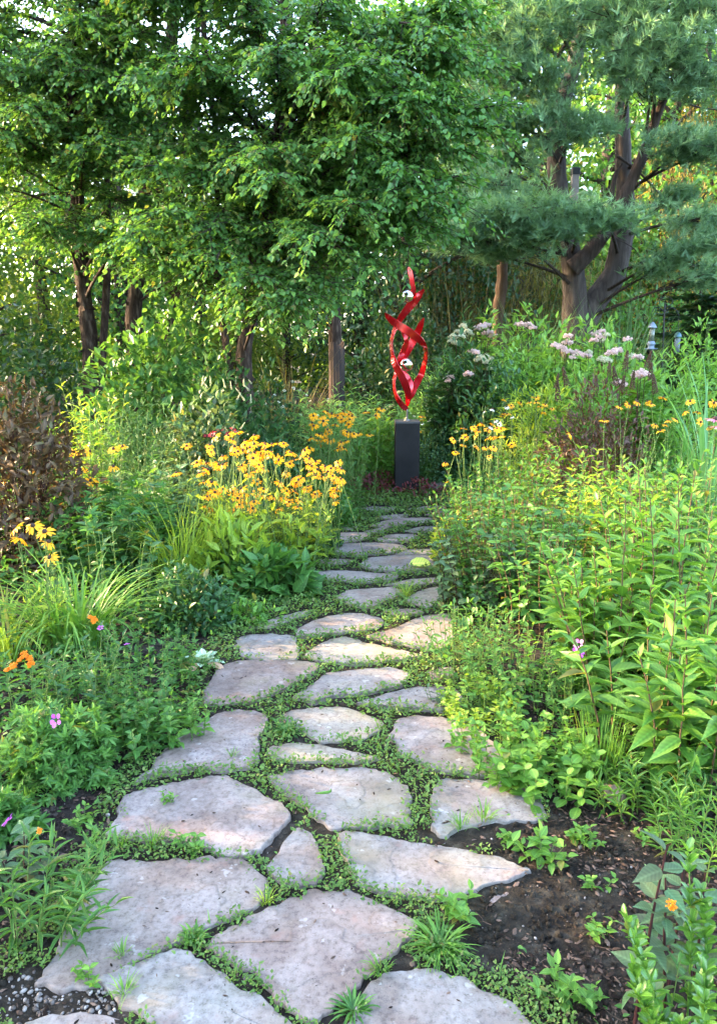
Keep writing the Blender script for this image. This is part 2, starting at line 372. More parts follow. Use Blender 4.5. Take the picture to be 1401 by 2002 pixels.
M_DEEP = G('deep green leaf', (.020, .060, .020), (.050, .115, .038), trans=.3, rough=.4)
M_BLUE = G('blue green leaf', (.045, .105, .055), (.105, .190, .090), trans=.3)
M_BRONZE = G('bronze leaf', (.042, .022, .013), (.105, .070, .032), trans=.25, tip=(.10, .12, .04))
M_PURPLE = G('purple leaf', (.06, .014, .018), (.20, .045, .045), trans=.25)
M_PURGREEN = G('purple green leaf', (.055, .065, .042), (.085, .16, .075), trans=.3, rough=.5, spec=.25)
M_BED = G('brightened blue green leaf', (.11, .24, .10), (.22, .37, .15), trans=.42)  # blue green leaf lightened to make up for light blocked over the far bed
M_BANK = G('fresh bank leaf', (.09, .20, .045), (.20, .34, .08), trans=.45)
M_BED2 = G('hydrangea leaf', (.035, .10, .03), (.09, .19, .05), trans=.32)
M_GER = G('geranium leaf', (.05, .13, .03), (.12, .23, .055), trans=.4)
M_SILVER = G('silver leaf', (.25, .33, .25), (.42, .50, .40), trans=.2)
M_DRY = G('dry leaf', (.065, .033, .018), (.15, .085, .048), trans=.25, vein=0)
M_YEL = G('yellow petal', (.75, .285, .003), (.89, .485, .012), trans=.25, vein=.05)
M_ORANGE = G('orange petal', (.75, .18, .005), (.90, .30, .01), trans=.2, vein=0)
M_MAG = G('magenta petal', (.40, .06, .50), (.58, .14, .70), trans=.25, vein=0)
M_REDP = G('red petal', (.45, .02, .05), (.65, .06, .10), trans=.2, vein=0)
M_PINKF = G('dusty pink floret', (.60, .42, .42), (.86, .70, .68), trans=.25, vein=0)
M_CREAM = G('cream floret', (.42, .44, .28), (.68, .68, .48), trans=.25, vein=0)
M_WHITE = G('white petal', (.70, .74, .62), (.85, .86, .78), trans=.25, vein=0)
M_CONE = plain('cone brown', (.035, .014, .008), .8)
M_STEM = plain('green stem', (.09, .15, .035), .6, spec=.2)
M_STEMR = plain('purple stem', (.035, .012, .012), .6, spec=.2)
M_STEMB = plain('brown stem', (.10, .065, .035), .8, spec=.15)
B_BIRCH = bark_mat('birch bark', (.013, .009, .007), (.046, .031, .024), (22, 22, 6), 1.0, (.105, .078, .062))
B_PINE = bark_mat('pine bark', (.028, .022, .019), (.098, .080, .070), (13, 13, 2.0), 1.0)
B_LIMB = bark_mat('dark limb bark', (.02, .015, .012), (.075, .055, .045), (20, 20, 4), .8)
B_POST = bark_mat('old post wood', (.018, .014, .013), (.06, .048, .045), (30, 30, 1.5), .8, (.14, .08, .05))

# ---------------------------------------------------------------- ground
def hgt(x, y):
    n = .012 * np.sin(x * 3.1 + 1.3 * np.sin(y * 2.3)) * np.cos(y * 2.7 + .8 * np.sin(x * 1.9)) + .008 * np.sin(x * 9 + y * 4) * np.cos(y * 11 - x * 3)
    left = np.clip((-.95 - x - .0 * y) / .6, 0, 1); right = np.clip((x - 1.15) / .6, 0, 1)
    return n * np.clip(1.2 - np.exp(-((x) / .9) ** 2), .25, 1) + .05 * np.maximum(left, right)
xs = np.concatenate([[-400, -150, -60, -30, -18, -12, -9], np.arange(-7, 7.01, .055), [9, 12, 18, 30, 60, 150, 400]])
ys = np.concatenate([[-400, -100, -30, -10, -4, -2, -1], np.arange(-.4, 12.01, .055), [13, 14, 16, 20, 28, 40, 80, 160, 500]])
gx, gy = np.meshgrid(xs, ys)
gz = hgt(gx, gy) + rg(3).normal(0, .0035, gx.shape) * (np.abs(gx) < 7)
b = Buf(); nx, ny = len(xs), len(ys)
i, j = np.meshgrid(np.arange(ny - 1), np.arange(nx - 1), indexing='ij')
b.add(np.stack([gx, gy, gz], -1), np.stack([i * nx + j, i * nx + j + 1, (i + 1) * nx + j + 1, (i + 1) * nx + j], -1), np.full((ny - 1) * (nx - 1), 4), np.zeros((nx * ny, 3)))
tag(put('ground', b, SOIL), kind='structure')

# ---------------------------------------------------------------- flagstones, traced on the ground plane
STONES = [
 ('large pale pinkish flagstone at the gravelly corner under the narrow-leaved butterfly weed', [(75,1915),(95,1880),(110,1855),(140,1790),(165,1740),(205,1690),(240,1677),(330,1680),(420,1675),(465,1672),(500,1690),(520,1735),(528,1752),(480,1775),(430,1800),(345,1835),(280,1870),(205,1910),(170,1925),(145,1934),(110,1922)]),
 ('bluish grey flagstone cut off at the bottom between the gravel and the big five-sided stone', [(195,1915),(260,1880),(350,1855),(385,1870),(440,1905),(500,1945),(560,1985),(600,2012),(650,2090),(380,2090),(280,1985),(235,1950)]),
 ('big five-sided flagstone in the middle of the near end of the path', [(400,1843),(450,1810),(510,1780),(575,1750),(625,1735),(655,1740),(690,1742),(760,1775),(805,1800),(818,1815),(780,1840),(745,1870),(700,1920),(650,1965),(612,1990),(570,1965),(520,1920),(480,1885)]),
 ('broad rounded pink flagstone cut off at the bottom beside the bare soil patch', [(690,1985),(715,1940),(745,1905),(790,1887),(850,1888),(920,1905),(970,1935),(1030,1975),(1075,2010),(1130,2090),(620,2090),(655,2015)]),
 ('dull olive flagstone corner just past the white pebbles at the bottom', [(55,1992),(110,1976),(190,1975),(245,1988),(285,2012),(330,2090),(0,2090)]),
 ('large grey flagstone with a flaked step across its face above the grassy joint', [(205,1625),(225,1600),(235,1570),(255,1550),(300,1535),(390,1518),(440,1513),(500,1545),(560,1572),(568,1590),(560,1608),(530,1630),(500,1655),(488,1664),(410,1662),(395,1645),(300,1638),(230,1635)]),
 ('small triangular flagstone wedged among four large ones', [(522,1690),(545,1665),(575,1618),(605,1625),(625,1660),(634,1718),(600,1722),(560,1722),(535,1705)]),
 ('smooth pink flagstone with a curled green leaf on it', [(528,1515),(575,1502),(640,1500),(720,1497),(760,1510),(790,1530),(800,1550),(802,1598),(770,1606),(690,1610),(650,1611),(620,1590),(590,1565),(560,1548)]),
 ('squarish grey flagstone with a grass tuft at its near corner beside dark soil', [(850,1530),(865,1521),(950,1521),(1030,1527),(1050,1550),(1065,1590),(1045,1600),(985,1600),(930,1605),(880,1625),(860,1625),(847,1605),(846,1560)]),
 ('long wedge-shaped flagstone with a whitish flaked end pointing at the bare soil', [(662,1625),(690,1622),(750,1633),(830,1645),(900,1655),(960,1670),(1010,1683),(1035,1698),(990,1712),(930,1727),(885,1750),(820,1745),(760,1738),(715,1725),(690,1690),(672,1660)]),
 ('small broken chip of flagstone half buried at the edge of the bare soil', [(960,1748),(985,1722),(1005,1718),(1014,1730),(995,1745),(970,1755)]),
 ('tall-sided flagstone flaring toward the mulch with a long curved outer edge', [(265,1525),(300,1490),(340,1445),(390,1410),(430,1388),(470,1385),(510,1390),(520,1405),(505,1440),(500,1490),(450,1500),(380,1497),(310,1505)]),
 ('middling flagstone with thin dry twigs above the narrow sliver stone', [(545,1400),(570,1385),(620,1381),(680,1380),(740,1405),(748,1415),(715,1437),(660,1443),(620,1443),(590,1420)]),
 ('narrow sliver of flagstone in the weeds between two wider stones', [(522,1468),(540,1453),(600,1451),(680,1465),(740,1478),(700,1483),(620,1484),(540,1482)]),
 ('wide light grey rounded flagstone next to the yellowish weeds at the verge', [(762,1440),(775,1410),(800,1400),(880,1402),(940,1412),(950,1435),(990,1465),(1018,1490),(1000,1503),(930,1510),(880,1505),(830,1495),(790,1470)]),
 ('dark-stained flagstone beside the silvery rosette of woolly leaves', [(400,1350),(420,1320),(435,1300),(470,1290),(540,1288),(600,1290),(625,1297),(610,1312),(580,1330),(540,1350),(500,1365),(450,1373),(400,1372)]),
 ('mid path flagstone with a straight far edge beside a broad weedy gap', [(575,1360),(600,1345),(640,1315),(700,1308),(790,1305),(796,1325),(780,1337),(730,1350),(660,1355),(620,1367)]),
 ('low arched flagstone ending under the leafy verge beside a brown weed', [(700,1370),(750,1355),(800,1343),(850,1340),(890,1345),(905,1365),(900,1382),(850,1383),(780,1378)]),
 ('rounded grey flagstone at the bed edge above the dark-stained one', [(455,1258),(475,1240),(530,1237),(575,1240),(580,1260),(587,1275),(575,1286),(520,1286),(470,1278)]),
 ('egg-shaped pink flagstone pointing across the path at the verge', [(600,1275),(615,1262),(650,1247),(680,1243),(720,1255),(790,1270),(828,1278),(790,1285),(740,1290),(690,1294),(640,1290),(610,1285)]),
 ('warm pinkish flagstone ringed by weeds above the egg-shaped stone', [(578,1230),(610,1212),(660,1197),(700,1195),(740,1203),(752,1215),(720,1228),(660,1232),(610,1240),(585,1240)]),
 ('flagstone with the warm orange patch of sunlight at the verge', [(720,1240),(770,1225),(830,1202),(870,1197),(882,1210),(884,1245),(875,1262),(840,1265),(780,1255)]),
 ('slim slanting flagstone at the foot of the broad-leaved yellow flowers', [(490,1222),(540,1205),(600,1190),(606,1195),(560,1212),(530,1224)]),
 ('flagstone with a streak of sun beside the bright tuft of grass', [(658,1165),(680,1153),(740,1148),(770,1147),(790,1155),(760,1170),(730,1183),(690,1180)]),
 ('small flagstone on the far side of the bright tuft of grass', [(790,1170),(815,1155),(850,1145),(860,1150),(857,1175),(830,1183)]),
 ('tiny flagstone almost covered by weeds below the bright grass tuft', [(755,1192),(800,1188),(830,1194),(800,1200),(770,1200)]),
 ('thin flagstone with sun along its end before the stone with the yellow leaf', [(605,1128),(625,1115),(660,1114),(720,1117),(775,1122),(770,1130),(710,1137),(660,1132)]),
 ('reddish flagstone that carries the fallen yellow leaf', [(705,1103),(720,1090),(760,1085),(810,1084),(852,1086),(852,1105),(820,1112),(770,1115),(730,1112)]),
 ('grey strip of flagstone just before the one with the yellow leaf', [(755,1140),(800,1130),(850,1127),(857,1135),(800,1142)]),
 ('thin slip of flagstone under the bed edge below the wide lavender one', [(612,1094),(640,1091),(680,1091),(685,1097),(660,1101),(620,1099)]),
 ('wide lavender grey flagstone in the far half of the path', [(640,1065),(660,1062),(740,1059),(780,1062),(795,1070),(760,1078),(700,1083),(670,1084),(645,1075)]),
 ('flat slip of flagstone just beyond the fallen yellow leaf', [(770,1082),(800,1073),(850,1073),(852,1082)]),
 ('flagstone meeting the dark bed edge beyond the wide lavender one', [(630,1048),(650,1041),(690,1039),(725,1040),(715,1050),(690,1056),(650,1058)]),
 ('half-moon flagstone behind the wide lavender one', [(735,1053),(760,1043),(800,1041),(820,1047),(800,1055),(760,1058)]),
 ('little flagstone by the paddle-shaped leaves at the bed edge', [(665,1025),(690,1022),(702,1026),(688,1032),(670,1032)]),
 ('long flagstone across the path a few steps before the pedestal', [(725,1025),(760,1014),(810,1010),(845,1010),(837,1020),(780,1026),(740,1028)]),
 ('small flagstone tucked under the long one in the weeds', [(712,1037),(750,1029),(768,1032),(740,1039)]),
 ('lopsided flagstone beside the sunlit lime green plant', [(790,1036),(820,1028),(858,1027),(857,1037),(820,1040)]),
 ('small flagstone in the middle three rows from the pedestal', [(738,1008),(770,1004),(795,1004),(790,1010),(755,1012)]),
 ('flagstone nearest the red-leaved plants at the pedestal foot', [(705,992),(730,988),(770,990),(768,995),(730,999)]),
 ('flagstone in the farthest row under the verge of the path', [(795,994),(830,988),(865,987),(867,993),(830,996)]),
 ('flagstone partly hidden by the verge one row from the farthest', [(830,1004),(860,997),(887,996),(882,1003),(845,1007)]),
 ('small mossy flagstone under the verge above the low arched one', [(838,1312),(860,1303),(884,1302),(886,1316),(850,1321)]),
 ('flat grey flagstone lying beside the pedestal in the planting', [(825,952),(850,941),(888,938),(890,948),(845,956)]),
]
stone_polys = []
def make_stone(label, poly, k):
    r = rg(100 + k)
    top = np.array([gp(x, y, .02)[:2] for x, y in poly]); c = top.mean(0)
    P = curve(np.vstack([top, top[:1]]), len(top) * 7 + 1)[:-1]
    # keep corners: blend spline with the straight outline
    q = np.vstack([top, top[:1]]); seg = np.linalg.norm(np.diff(q, axis=0), axis=1); s = np.concatenate([[0], np.cumsum(seg)])
    t = np.linspace(0, s[-1], len(P) + 1)[:-1]
    Q = np.stack([np.interp(t, s, q[:, 0]), np.interp(t, s, q[:, 1])], 1)
    n = len(Q)
    Q = .55 * Q + .45 * P
    Q = c + (Q - c) * (1 + .006 / max(np.linalg.norm(Q - c, axis=1).mean(), .05))
    jit = r.normal(0, 1, n); jit = jit * .6 + .3 * (np.roll(jit, 1) + np.roll(jit, -1)); size = np.sqrt(abs(np.cross(q[:-1], q[1:]).sum() / 2))
    T = nrm(np.roll(Q, -1, 0) - np.roll(Q, 1, 0)); nor = np.stack([T[:, 1], -T[:, 0]], 1)
    Q = Q + nor * (jit * .0075 * min(1, size / .4))[:, None]
    stone_polys.append(Q.copy())
    b = Buf(); zt = (-.002 if 'buried' in label else .013 + r.uniform(-.003, .004)); tilt = r.normal(0, .004, 2)
    rings = [(1.0, -.05), (1.0, -.006), (.996, -.0015), (.991, 0), (.97, .0), (.8, .0005), (.55, .0007), (.25, .001)]
    V = []
    for sc, dz in rings:
        R = c + (Q - c) * sc
        if sc < .98: zz = zt + dz + .0008 * np.sin(R[:, 0] * 23 + k) * np.cos(R[:, 1] * 19 + 2 * k) + (R - c) @ tilt
        else: zz = zt + dz + r.normal(0, .0012, n) + (R - c) @ tilt
        V.append(np.column_stack([R - c, zz]))
    V.append(np.array([[0, 0, zt + .003]])); V = np.vstack(V); F = []
    nr = len(rings)
    for a in range(nr - 1):
        F += [[a * n + i, a * n + (i + 1) % n, (a + 1) * n + (i + 1) % n, (a + 1) * n + i] for i in range(n)]
    F += [[(nr - 1) * n + i, (nr - 1) * n + (i + 1) % n, nr * n] for i in range(n)]
    area = np.cross(Q, np.roll(Q, -1, 0)).sum()
    if area < 0: F = [f[::-1] for f in F]
    b.add(V, *flat(F), np.zeros((len(V), 3)))
    o = put('flagstone', b, STONE, loc=(c[0], c[1], 0))
    tag(o, label, 'flagstone', 'flagstones of the garden path')
for k, (lb, po) in enumerate(STONES): make_stone(lb, po, k)
def in_stone(x, y, grow=0.0):
    m = np.zeros(len(x), bool)
    for Q in stone_polys:
        c = Q.mean(0); d = np.linalg.norm(Q - c, axis=1).max()
        near = np.nonzero((np.abs(x - c[0]) < d + .1) & (np.abs(y - c[1]) < d + .1))[0]
        if not len(near): continue
        ext = np.linalg.norm(Q - c, axis=1).mean(); P = c + (Q - c) * (1 + grow / ext)
        px, py = x[near], y[near]; ins = np.zeros(len(near), bool)
        for a, e in zip(P, np.roll(P, -1, 0)):
            if a[1] == e[1]: continue
            cr = ((a[1] > py) != (e[1] > py)) & (px < (e[0] - a[0]) * (py - a[1]) / (e[1] - a[1]) + a[0])
            ins ^= cr
        m[near] |= ins
    return m

# ---------------------------------------------------------------- the red sculpture and its pedestal
SX, SY = 0.545, 8.72
PED_H = .80
def box_round(b, hx, hy, z0, z1, bev=.006, sub=1):
    v, F = [], []
    for z, s in ((z0, 0), (z1 - bev, 0), (z1, bev)):
        v += [(-hx + s, -hy + bev, z), (-hx + bev, -hy + s, z), (hx - bev, -hy + s, z), (hx - s, -hy + bev, z), (hx - s, hy - bev, z), (hx - bev, hy - s, z), (-hx + bev, hy - s, z), (-hx + s, hy - bev, z)]
    for a in range(2): F += [[a * 8 + i, a * 8 + (i + 1) % 8, a * 8 + 8 + (i + 1) % 8, a * 8 + 8 + i] for i in range(8)]
    F.append(list(range(16, 24)))
    b.add(v, *flat(F), np.zeros((24, 3)))
M_SLATE = plain('charcoal pedestal', (.017, .0165, .0165), .75, noise=.4, nscale=4, bump=.2, spec=.2)
ped = thing('pedestal', 'charcoal grey square pedestal standing at the end of the stone path', 'pedestal', (SX, SY, 0))
b = Buf(); box_round(b, .136, .136, -.05, PED_H - .022); put('shaft', b, M_SLATE, ped, smooth=False)
b = Buf(); box_round(b, .139, .139, PED_H - .022, PED_H, .004); put('top_slab', b, plain('pedestal top', (.04, .041, .043), .5, noise=.2), ped, smooth=False)
M_RED = plain('red metallic paint', (.52, .006, .012), .20, .65, coat=.8, noise=.12, nscale=30)
M_CHROME = plain('polished steel', (.86, .87, .88), .04, 1.0)
M_STEEL = plain('steel rod', (.32, .33, .35), .35, .9)
scu = thing('garden_sculpture', 'red twisting metal ribbon sculpture with two mirror balls on the charcoal pedestal', 'sculpture', (SX, SY, PED_H))
KS = 1 / 748.0
def ribbon(keys, seed, thick=.004):
    # keys: (X, Y in picture-plane units, depth, half width, edge-on angle deg)
    K = np.array(keys, float); n = 14 * len(K)
    C = curve(K, n)
    P = np.stack([(C[:, 0] - 402) * KS, C[:, 2] * KS, (1310 - C[:, 1]) * KS], 1)
    T = nrm(np.gradient(P, axis=0)); pl = nrm(np.stack([-T[:, 2], 0 * T[:, 0], T[:, 0]], 1))
    a = np.radians(C[:, 4]); w = pl * np.cos(a)[:, None] + np.array([0, 1, 0]) * np.sin(a)[:, None]
    w = nrm(w - T * (w * T).sum(1, keepdims=True)); nn = np.cross(T, w)
    hw = (np.abs(C[:, 3]) * KS)[:, None]; s = np.linspace(0, 1, n)
    tap = np.minimum(1, np.minimum(s / .03, (1 - s) / .05) * .6 + .4)[:, None]
    hw = hw * tap; b = Buf(); cross = []
    for u, v in ((-1, -.6), (-.97, -1), (.97, -1), (1, -.6), (1, .6), (.97, 1), (-.97, 1), (-1, .6)):
        cross.append(P + w * hw * u + nn * thick * v)
    V = np.stack(cross, 1); S = 8
    F = [[i * S + j, i * S + (j + 1) % S, (i + 1) * S + (j + 1) % S, (i + 1) * S + j] for i in range(n - 1) for j in range(S)]
    F += [list(range(S - 1, -1, -1)), list(range((n - 1) * S, n * S))]
    b.add(V, *flat(F), np.zeros((n * S, 3)))
    return b
RIB = [
 [(405,1222,0,22,20),(350,1172,-60,24,25),(300,1085,-80,24,62),(288,1000,-40,22,72),(305,925,10,22,60),(350,830,60,30,25),(415,715,90,34,10),(480,600,90,30,8),(532,470,60,20,20)],
 [(402,1190,0,16,30),(405,1085,-40,28,15),(360,965,-90,30,10),(300,860,-90,28,25),(266,740,-50,24,68),(272,630,20,24,72),(315,525,70,26,45),(370,435,80,30,15),(450,340,70,34,10),(530,245,40,22,15)],
 [(430,1135,0,16,25),(470,1030,60,28,10),(525,925,90,26,25),(553,800,50,24,62),(540,715,-20,24,60),(490,650,-80,28,18),(405,590,-110,32,5),(310,530,-100,30,5),(255,490,-80,26,10),(208,438,-60,14,20)],
 [(345,560,20,14,20),(375,605,0,24,12),(388,660,10,22,40),(365,740,30,24,20),(335,815,40,22,30),(350,890,50,22,30),(405,965,50,26,10),(432,1020,30,22,20),(415,1110,10,16,30),(405,1180,0,12,30)],
 [(407,72,20,18,10),(412,110,20,19,10),(428,180,25,19,10),(443,250,35,20,12),(445,310,50,18,20)],
]
for k, keys in enumerate(RIB): put('ribbon', ribbon(keys, k), M_RED, scu, smooth=False)
def ball(name, X, Y, d, r):
    b = Buf(); prof = [(r * sin(a) + 1e-5, -r * cos(a)) for a in np.linspace(0, pi, 25)]
    lathe(b, prof, 36, ((X - 402) * KS, d * KS, (1310 - Y) * KS)); put(name, b, M_CHROME, scu)
ball('mirror_ball', 392, 305, -25, 48 * KS); ball('mirror_ball', 390, 850, -10, 54 * KS)
b = Buf(); lathe(b, [(.011, -.002), (.011, .13), (.009, .14)], 14); lathe(b, [(.035, 0), (.035, .008), (.03, .01)], 20); put('rod', b, M_STEEL, scu)

# ---------------------------------------------------------------- trees
def limb_curve(p0, p1, rise, K=9):
    p0, p1 = np.asarray(p0, float), np.asarray(p1, float); L = np.linalg.norm(p1 - p0)
    m = p0 * .45 + p1 * .55 + np.array([0, 0, rise * L]); t = np.linspace(0, 1, K)[:, None]
    return (1 - t) ** 2 * p0 + 2 * t * (1 - t) * m + t * t * p1
def broadleaf(bw, bl, limbs, r, tpl, leafL, leafW, ntw=34, twl=.55, nlf=15, rise=.22, limb_r=.018, sag=.35, t0=.25, tint0=.0):
    for p0, p1 in limbs:
        C = limb_curve(p0, p1, rise * r.uniform(.5, 1.3)); L = np.linalg.norm(C[-1] - C[0])
        tubes(bw, C[None], np.linspace(limb_r * r.uniform(.8, 1.3), limb_r * .2, len(C))[None], 5)
        n = max(6, int(ntw * L / 2.0)); t = r.uniform(t0, 1.0, n) ** .85
        ii = t * (len(C) - 1); i0 = np.minimum(ii.astype(int), len(C) - 2); f = (ii - i0)[:, None]
        S = C[i0] * (1 - f) + C[i0 + 1] * f; T = nrm(C[i0 + 1] - C[i0])
        side = nrm(np.cross(T, np.array([0, 0, 1.]))) * np.where(r.random(n) < .5, -1, 1)[:, None]
        d = nrm(T * r.uniform(.3, 1.0, (n, 1)) + side * r.uniform(.2, 1.0, (n, 1)) + np.array([0, 0, 1]) * r.normal(.05, .3, (n, 1)))
        l = twl * r.uniform(.45, 1.1, n) * (1.15 - .5 * t)
        u = np.linspace(0, 1, 5)[None, :, None]
        TW = S[:, None] + d[:, None] * l[:, None, None] * u + np.array([0, 0, -1]) * (sag * l)[:, None, None] * u ** 2
        tubes(bw, TW, np.linspace(.0045, .0015, 5)[None].repeat(n, 0), 3)
        q = (np.arange(nlf) + .5) / nlf; q = np.clip(q[None] + r.normal(0, .03, (n, nlf)), .05, 1)
        LP = S[:, None] + d[:, None] * (l[:, None] * q)[..., None] + np.array([0, 0, -1]) * ((sag * l)[:, None] * q ** 2)[..., None]
        td = d[:, None] + np.array([0, 0, -2.]) * (sag * q)[..., None]
        sd_ = nrm(np.cross(td, np.array([0, 0, 1.]))) * np.where(np.arange(nlf) % 2 == 0, 1, -1)[None, :, None]
        ld = td * .55 + sd_ * r.uniform(.4, 1.0, (n, nlf, 1)) + np.array([0, 0, 1]) * r.normal(-.22, .32, (n, nlf, 1))
        up = np.array([0, 0, 1.]) + r.normal(0, .42, (n, nlf, 3))
        keep = r.random((n, nlf)) < .93
        s = r.uniform(.6, 1.15, (n, nlf))
        tint = np.clip(r.normal(.36, .14, (n, nlf)) + .35 * (q > .8) * r.random((n, 1)) + r.normal(0, .08, (n, 1)) + tint0, 0, 1)
        scatter(bl, tpl, LP[keep], ld[keep], up[keep], leafL * s[keep], leafW * s[keep], tint[keep])
def trunk_tube(b, pts, radii, r, S=14, n=40, rough=.06):
    C = curve(np.array(pts, float), n); R = np.interp(np.linspace(0, 1, n), np.linspace(0, 1, len(radii)), radii) * (1 + r.normal(0, rough, n))
    C[:, :2] += np.cumsum(r.normal(0, .004, (n, 2)), 0)
    tubes(b, C[None], R[None], S); return C
def peel(b, C, R, r, n):
    i = r.integers(0, len(C) - 1, n); a = r.uniform(0, 2 * pi, n); o = np.stack([np.cos(a), np.sin(a), 0 * a], 1)
    p = C[i] + o * R * .96; d = np.stack([-np.sin(a), np.cos(a), 0 * a], 1) + o * .5 + np.array([0, 0, 1]) * r.normal(0, .5, (n, 1))
    scatter(b, LANCE6, p, d, o + .2 * r.normal(size=(n, 3)), r.uniform(.03, .10, n), r.uniform(.03, .08, n), .5)
def on(C, z):
    return np.array([np.interp(z, C[:, 2], C[:, a]) for a in range(3)])

def birch(label, px_pts, Y, rad, limb_px, seed, leaf=(.056, .044), ntw=30, extra_trunks=(), nlf=15):
    """px_pts: the trunk's course in the picture; limb_px: (px, py, Y) where limbs end"""
    r = rg(seed); base = pt(px_pts[0][0], 700, Y); base[2] = 0
    t = thing('birch_tree', label, 'tree', tuple(base), 'river birches beside the path')
    bw = Buf(); pts = [np.array([0, 0, -.1])] + [pt(x, y, Y) - base for x, y in px_pts]
    top = pts[-1]; pts = pts + [top + np.array([.05, .1, 1.6]), top + np.array([0, .2, 3.2])]
    C = trunk_tube(bw, pts, [rad * 1.5, rad * 1.08, rad, rad * .9, rad * .75, rad * .35], r)
    peel(bw, C, rad * .9, r, 160)
    for ex in extra_trunks:
        e = [np.array([0, 0, 0])] + [pt(x, y, Y) - base for x, y in ex]
        e = e + [e[-1] + np.array([.1, .1, 1.5])]
        E = trunk_tube(bw, e, [rad * .6, rad * .5, rad * .4, rad * .25], r, 10); peel(bw, E, rad * .6, r, 70)
    put('trunk', bw, B_BIRCH, t)
    bl, bb = Buf(), Buf(); limbs = []
    for x, y, Yl in limb_px:
        p1 = pt(x, y, Yl) - base; z0 = np.clip(p1[2] - .15 * np.linalg.norm(p1[:2]) + r.uniform(-.3, .5), 1.2, C[-1, 2] - .1)
        limbs.append((on(C, z0), p1))
    broadleaf(bb, bl, limbs, r, OV6, leaf[0], leaf[1], ntw=ntw, nlf=nlf)
    cr = put('crown', bl, M_BIRCH, t); put('branch', bb, B_LIMB, cr)
    return t
def grid_limbs(r, n, xr, yr, Yr, floor=None):
    out = []
    while len(out) < n:
        x, y, Y = r.uniform(*xr), r.uniform(*yr), r.uniform(*Yr)
        if floor and y > floor(x): continue
        out.append((x, y, Y))
    return out
r = rg(11)
flo = lambda x: np.interp(x, [-100, 0, 150, 300, 420, 560, 700, 800, 900, 960], [470, 480, 525, 585, 615, 605, 520, 455, 340, 210])
L2 = grid_limbs(r, 62, (230, 900), (-110, 600), (5.9, 8.4), flo)
L2 += [(935, 20, 6.6), (960, 120, 6.5), (985, 205, 6.4), (955, 240, 6.3), (915, 295, 6.3), (880, 350, 6.3), (905, 400, 6.5), (850, 445, 6.4), (800, 480, 6.3), (730, 520, 6.2),
       (650, 555, 6.2), (600, 575, 6.2), (560, 590, 6.2), (480, 590, 6.3), (790, 330, 6.0), (700, 260, 5.9), (640, 150, 5.9), (820, 200, 6.0), (760, 120, 6.0), (700, 400, 5.9), (620, 460, 5.9), (860, 60, 6.3), (870, 160, 6.4), (850, 100, 6.5), (890, 190, 6.5), (905, 90, 6.7), (845, 230, 6.3), (880, 130, 7.0), (900, 30, 7.0), (540, 340, 5.9), (420, 520, 6.2)]
birch('leaning river birch with the largest crown, its sprays reaching out over the path', [(478, 700), (492, 620), (505, 540), (545, 300), (560, 0), (565, -200)], 8.6, .075, L2, 21, ntw=64, extra_trunks=[[(430, 560), (425, 300), (400, 50)]])
L1 = grid_limbs(r, 92, (-160, 380), (-110, 520), (7.0, 9.6), lambda x: flo(x) - 10)
L1 += grid_limbs(r, 26, (-160, 260), (-90, 330), (7.4, 9.8))
birch('river birch with the straight dark flaking trunk behind the hydrangea shrub', [(172, 690), (160, 560), (150, 420), (140, 200), (145, 0), (140, -250)], 9.0, .075, L1, 22, extra_trunks=[[(208, 560), (210, 350), (205, 100)]], ntw=50)
L3 = grid_limbs(r, 62, (120, 640), (-110, 560), (9.2, 11.5), lambda x: flo(x) + 10)
birch('river birch with a thick short-limbed trunk rising straight out of the hydrangea shrub', [(262, 650), (268, 560), (285, 400), (330, 150), (350, -150)], 10.4, .09, L3, 23, leaf=(.068, .054), ntw=44, nlf=14, extra_trunks=[[(345, 580), (350, 400), (385, 60)]])
L4 = grid_limbs(r, 44, (420, 900), (-110, 600), (9.6, 12.2), lambda x: np.interp(x, [400, 640, 760, 850, 900], [560, 620, 640, 560, 420]))
birch('river birch with a pale shaggy trunk behind the weathered post', [(658, 690), (655, 600), (640, 420), (620, 150), (600, -150)], 11.0, .085, L4, 24, leaf=(.07, .056), ntw=46, nlf=13)

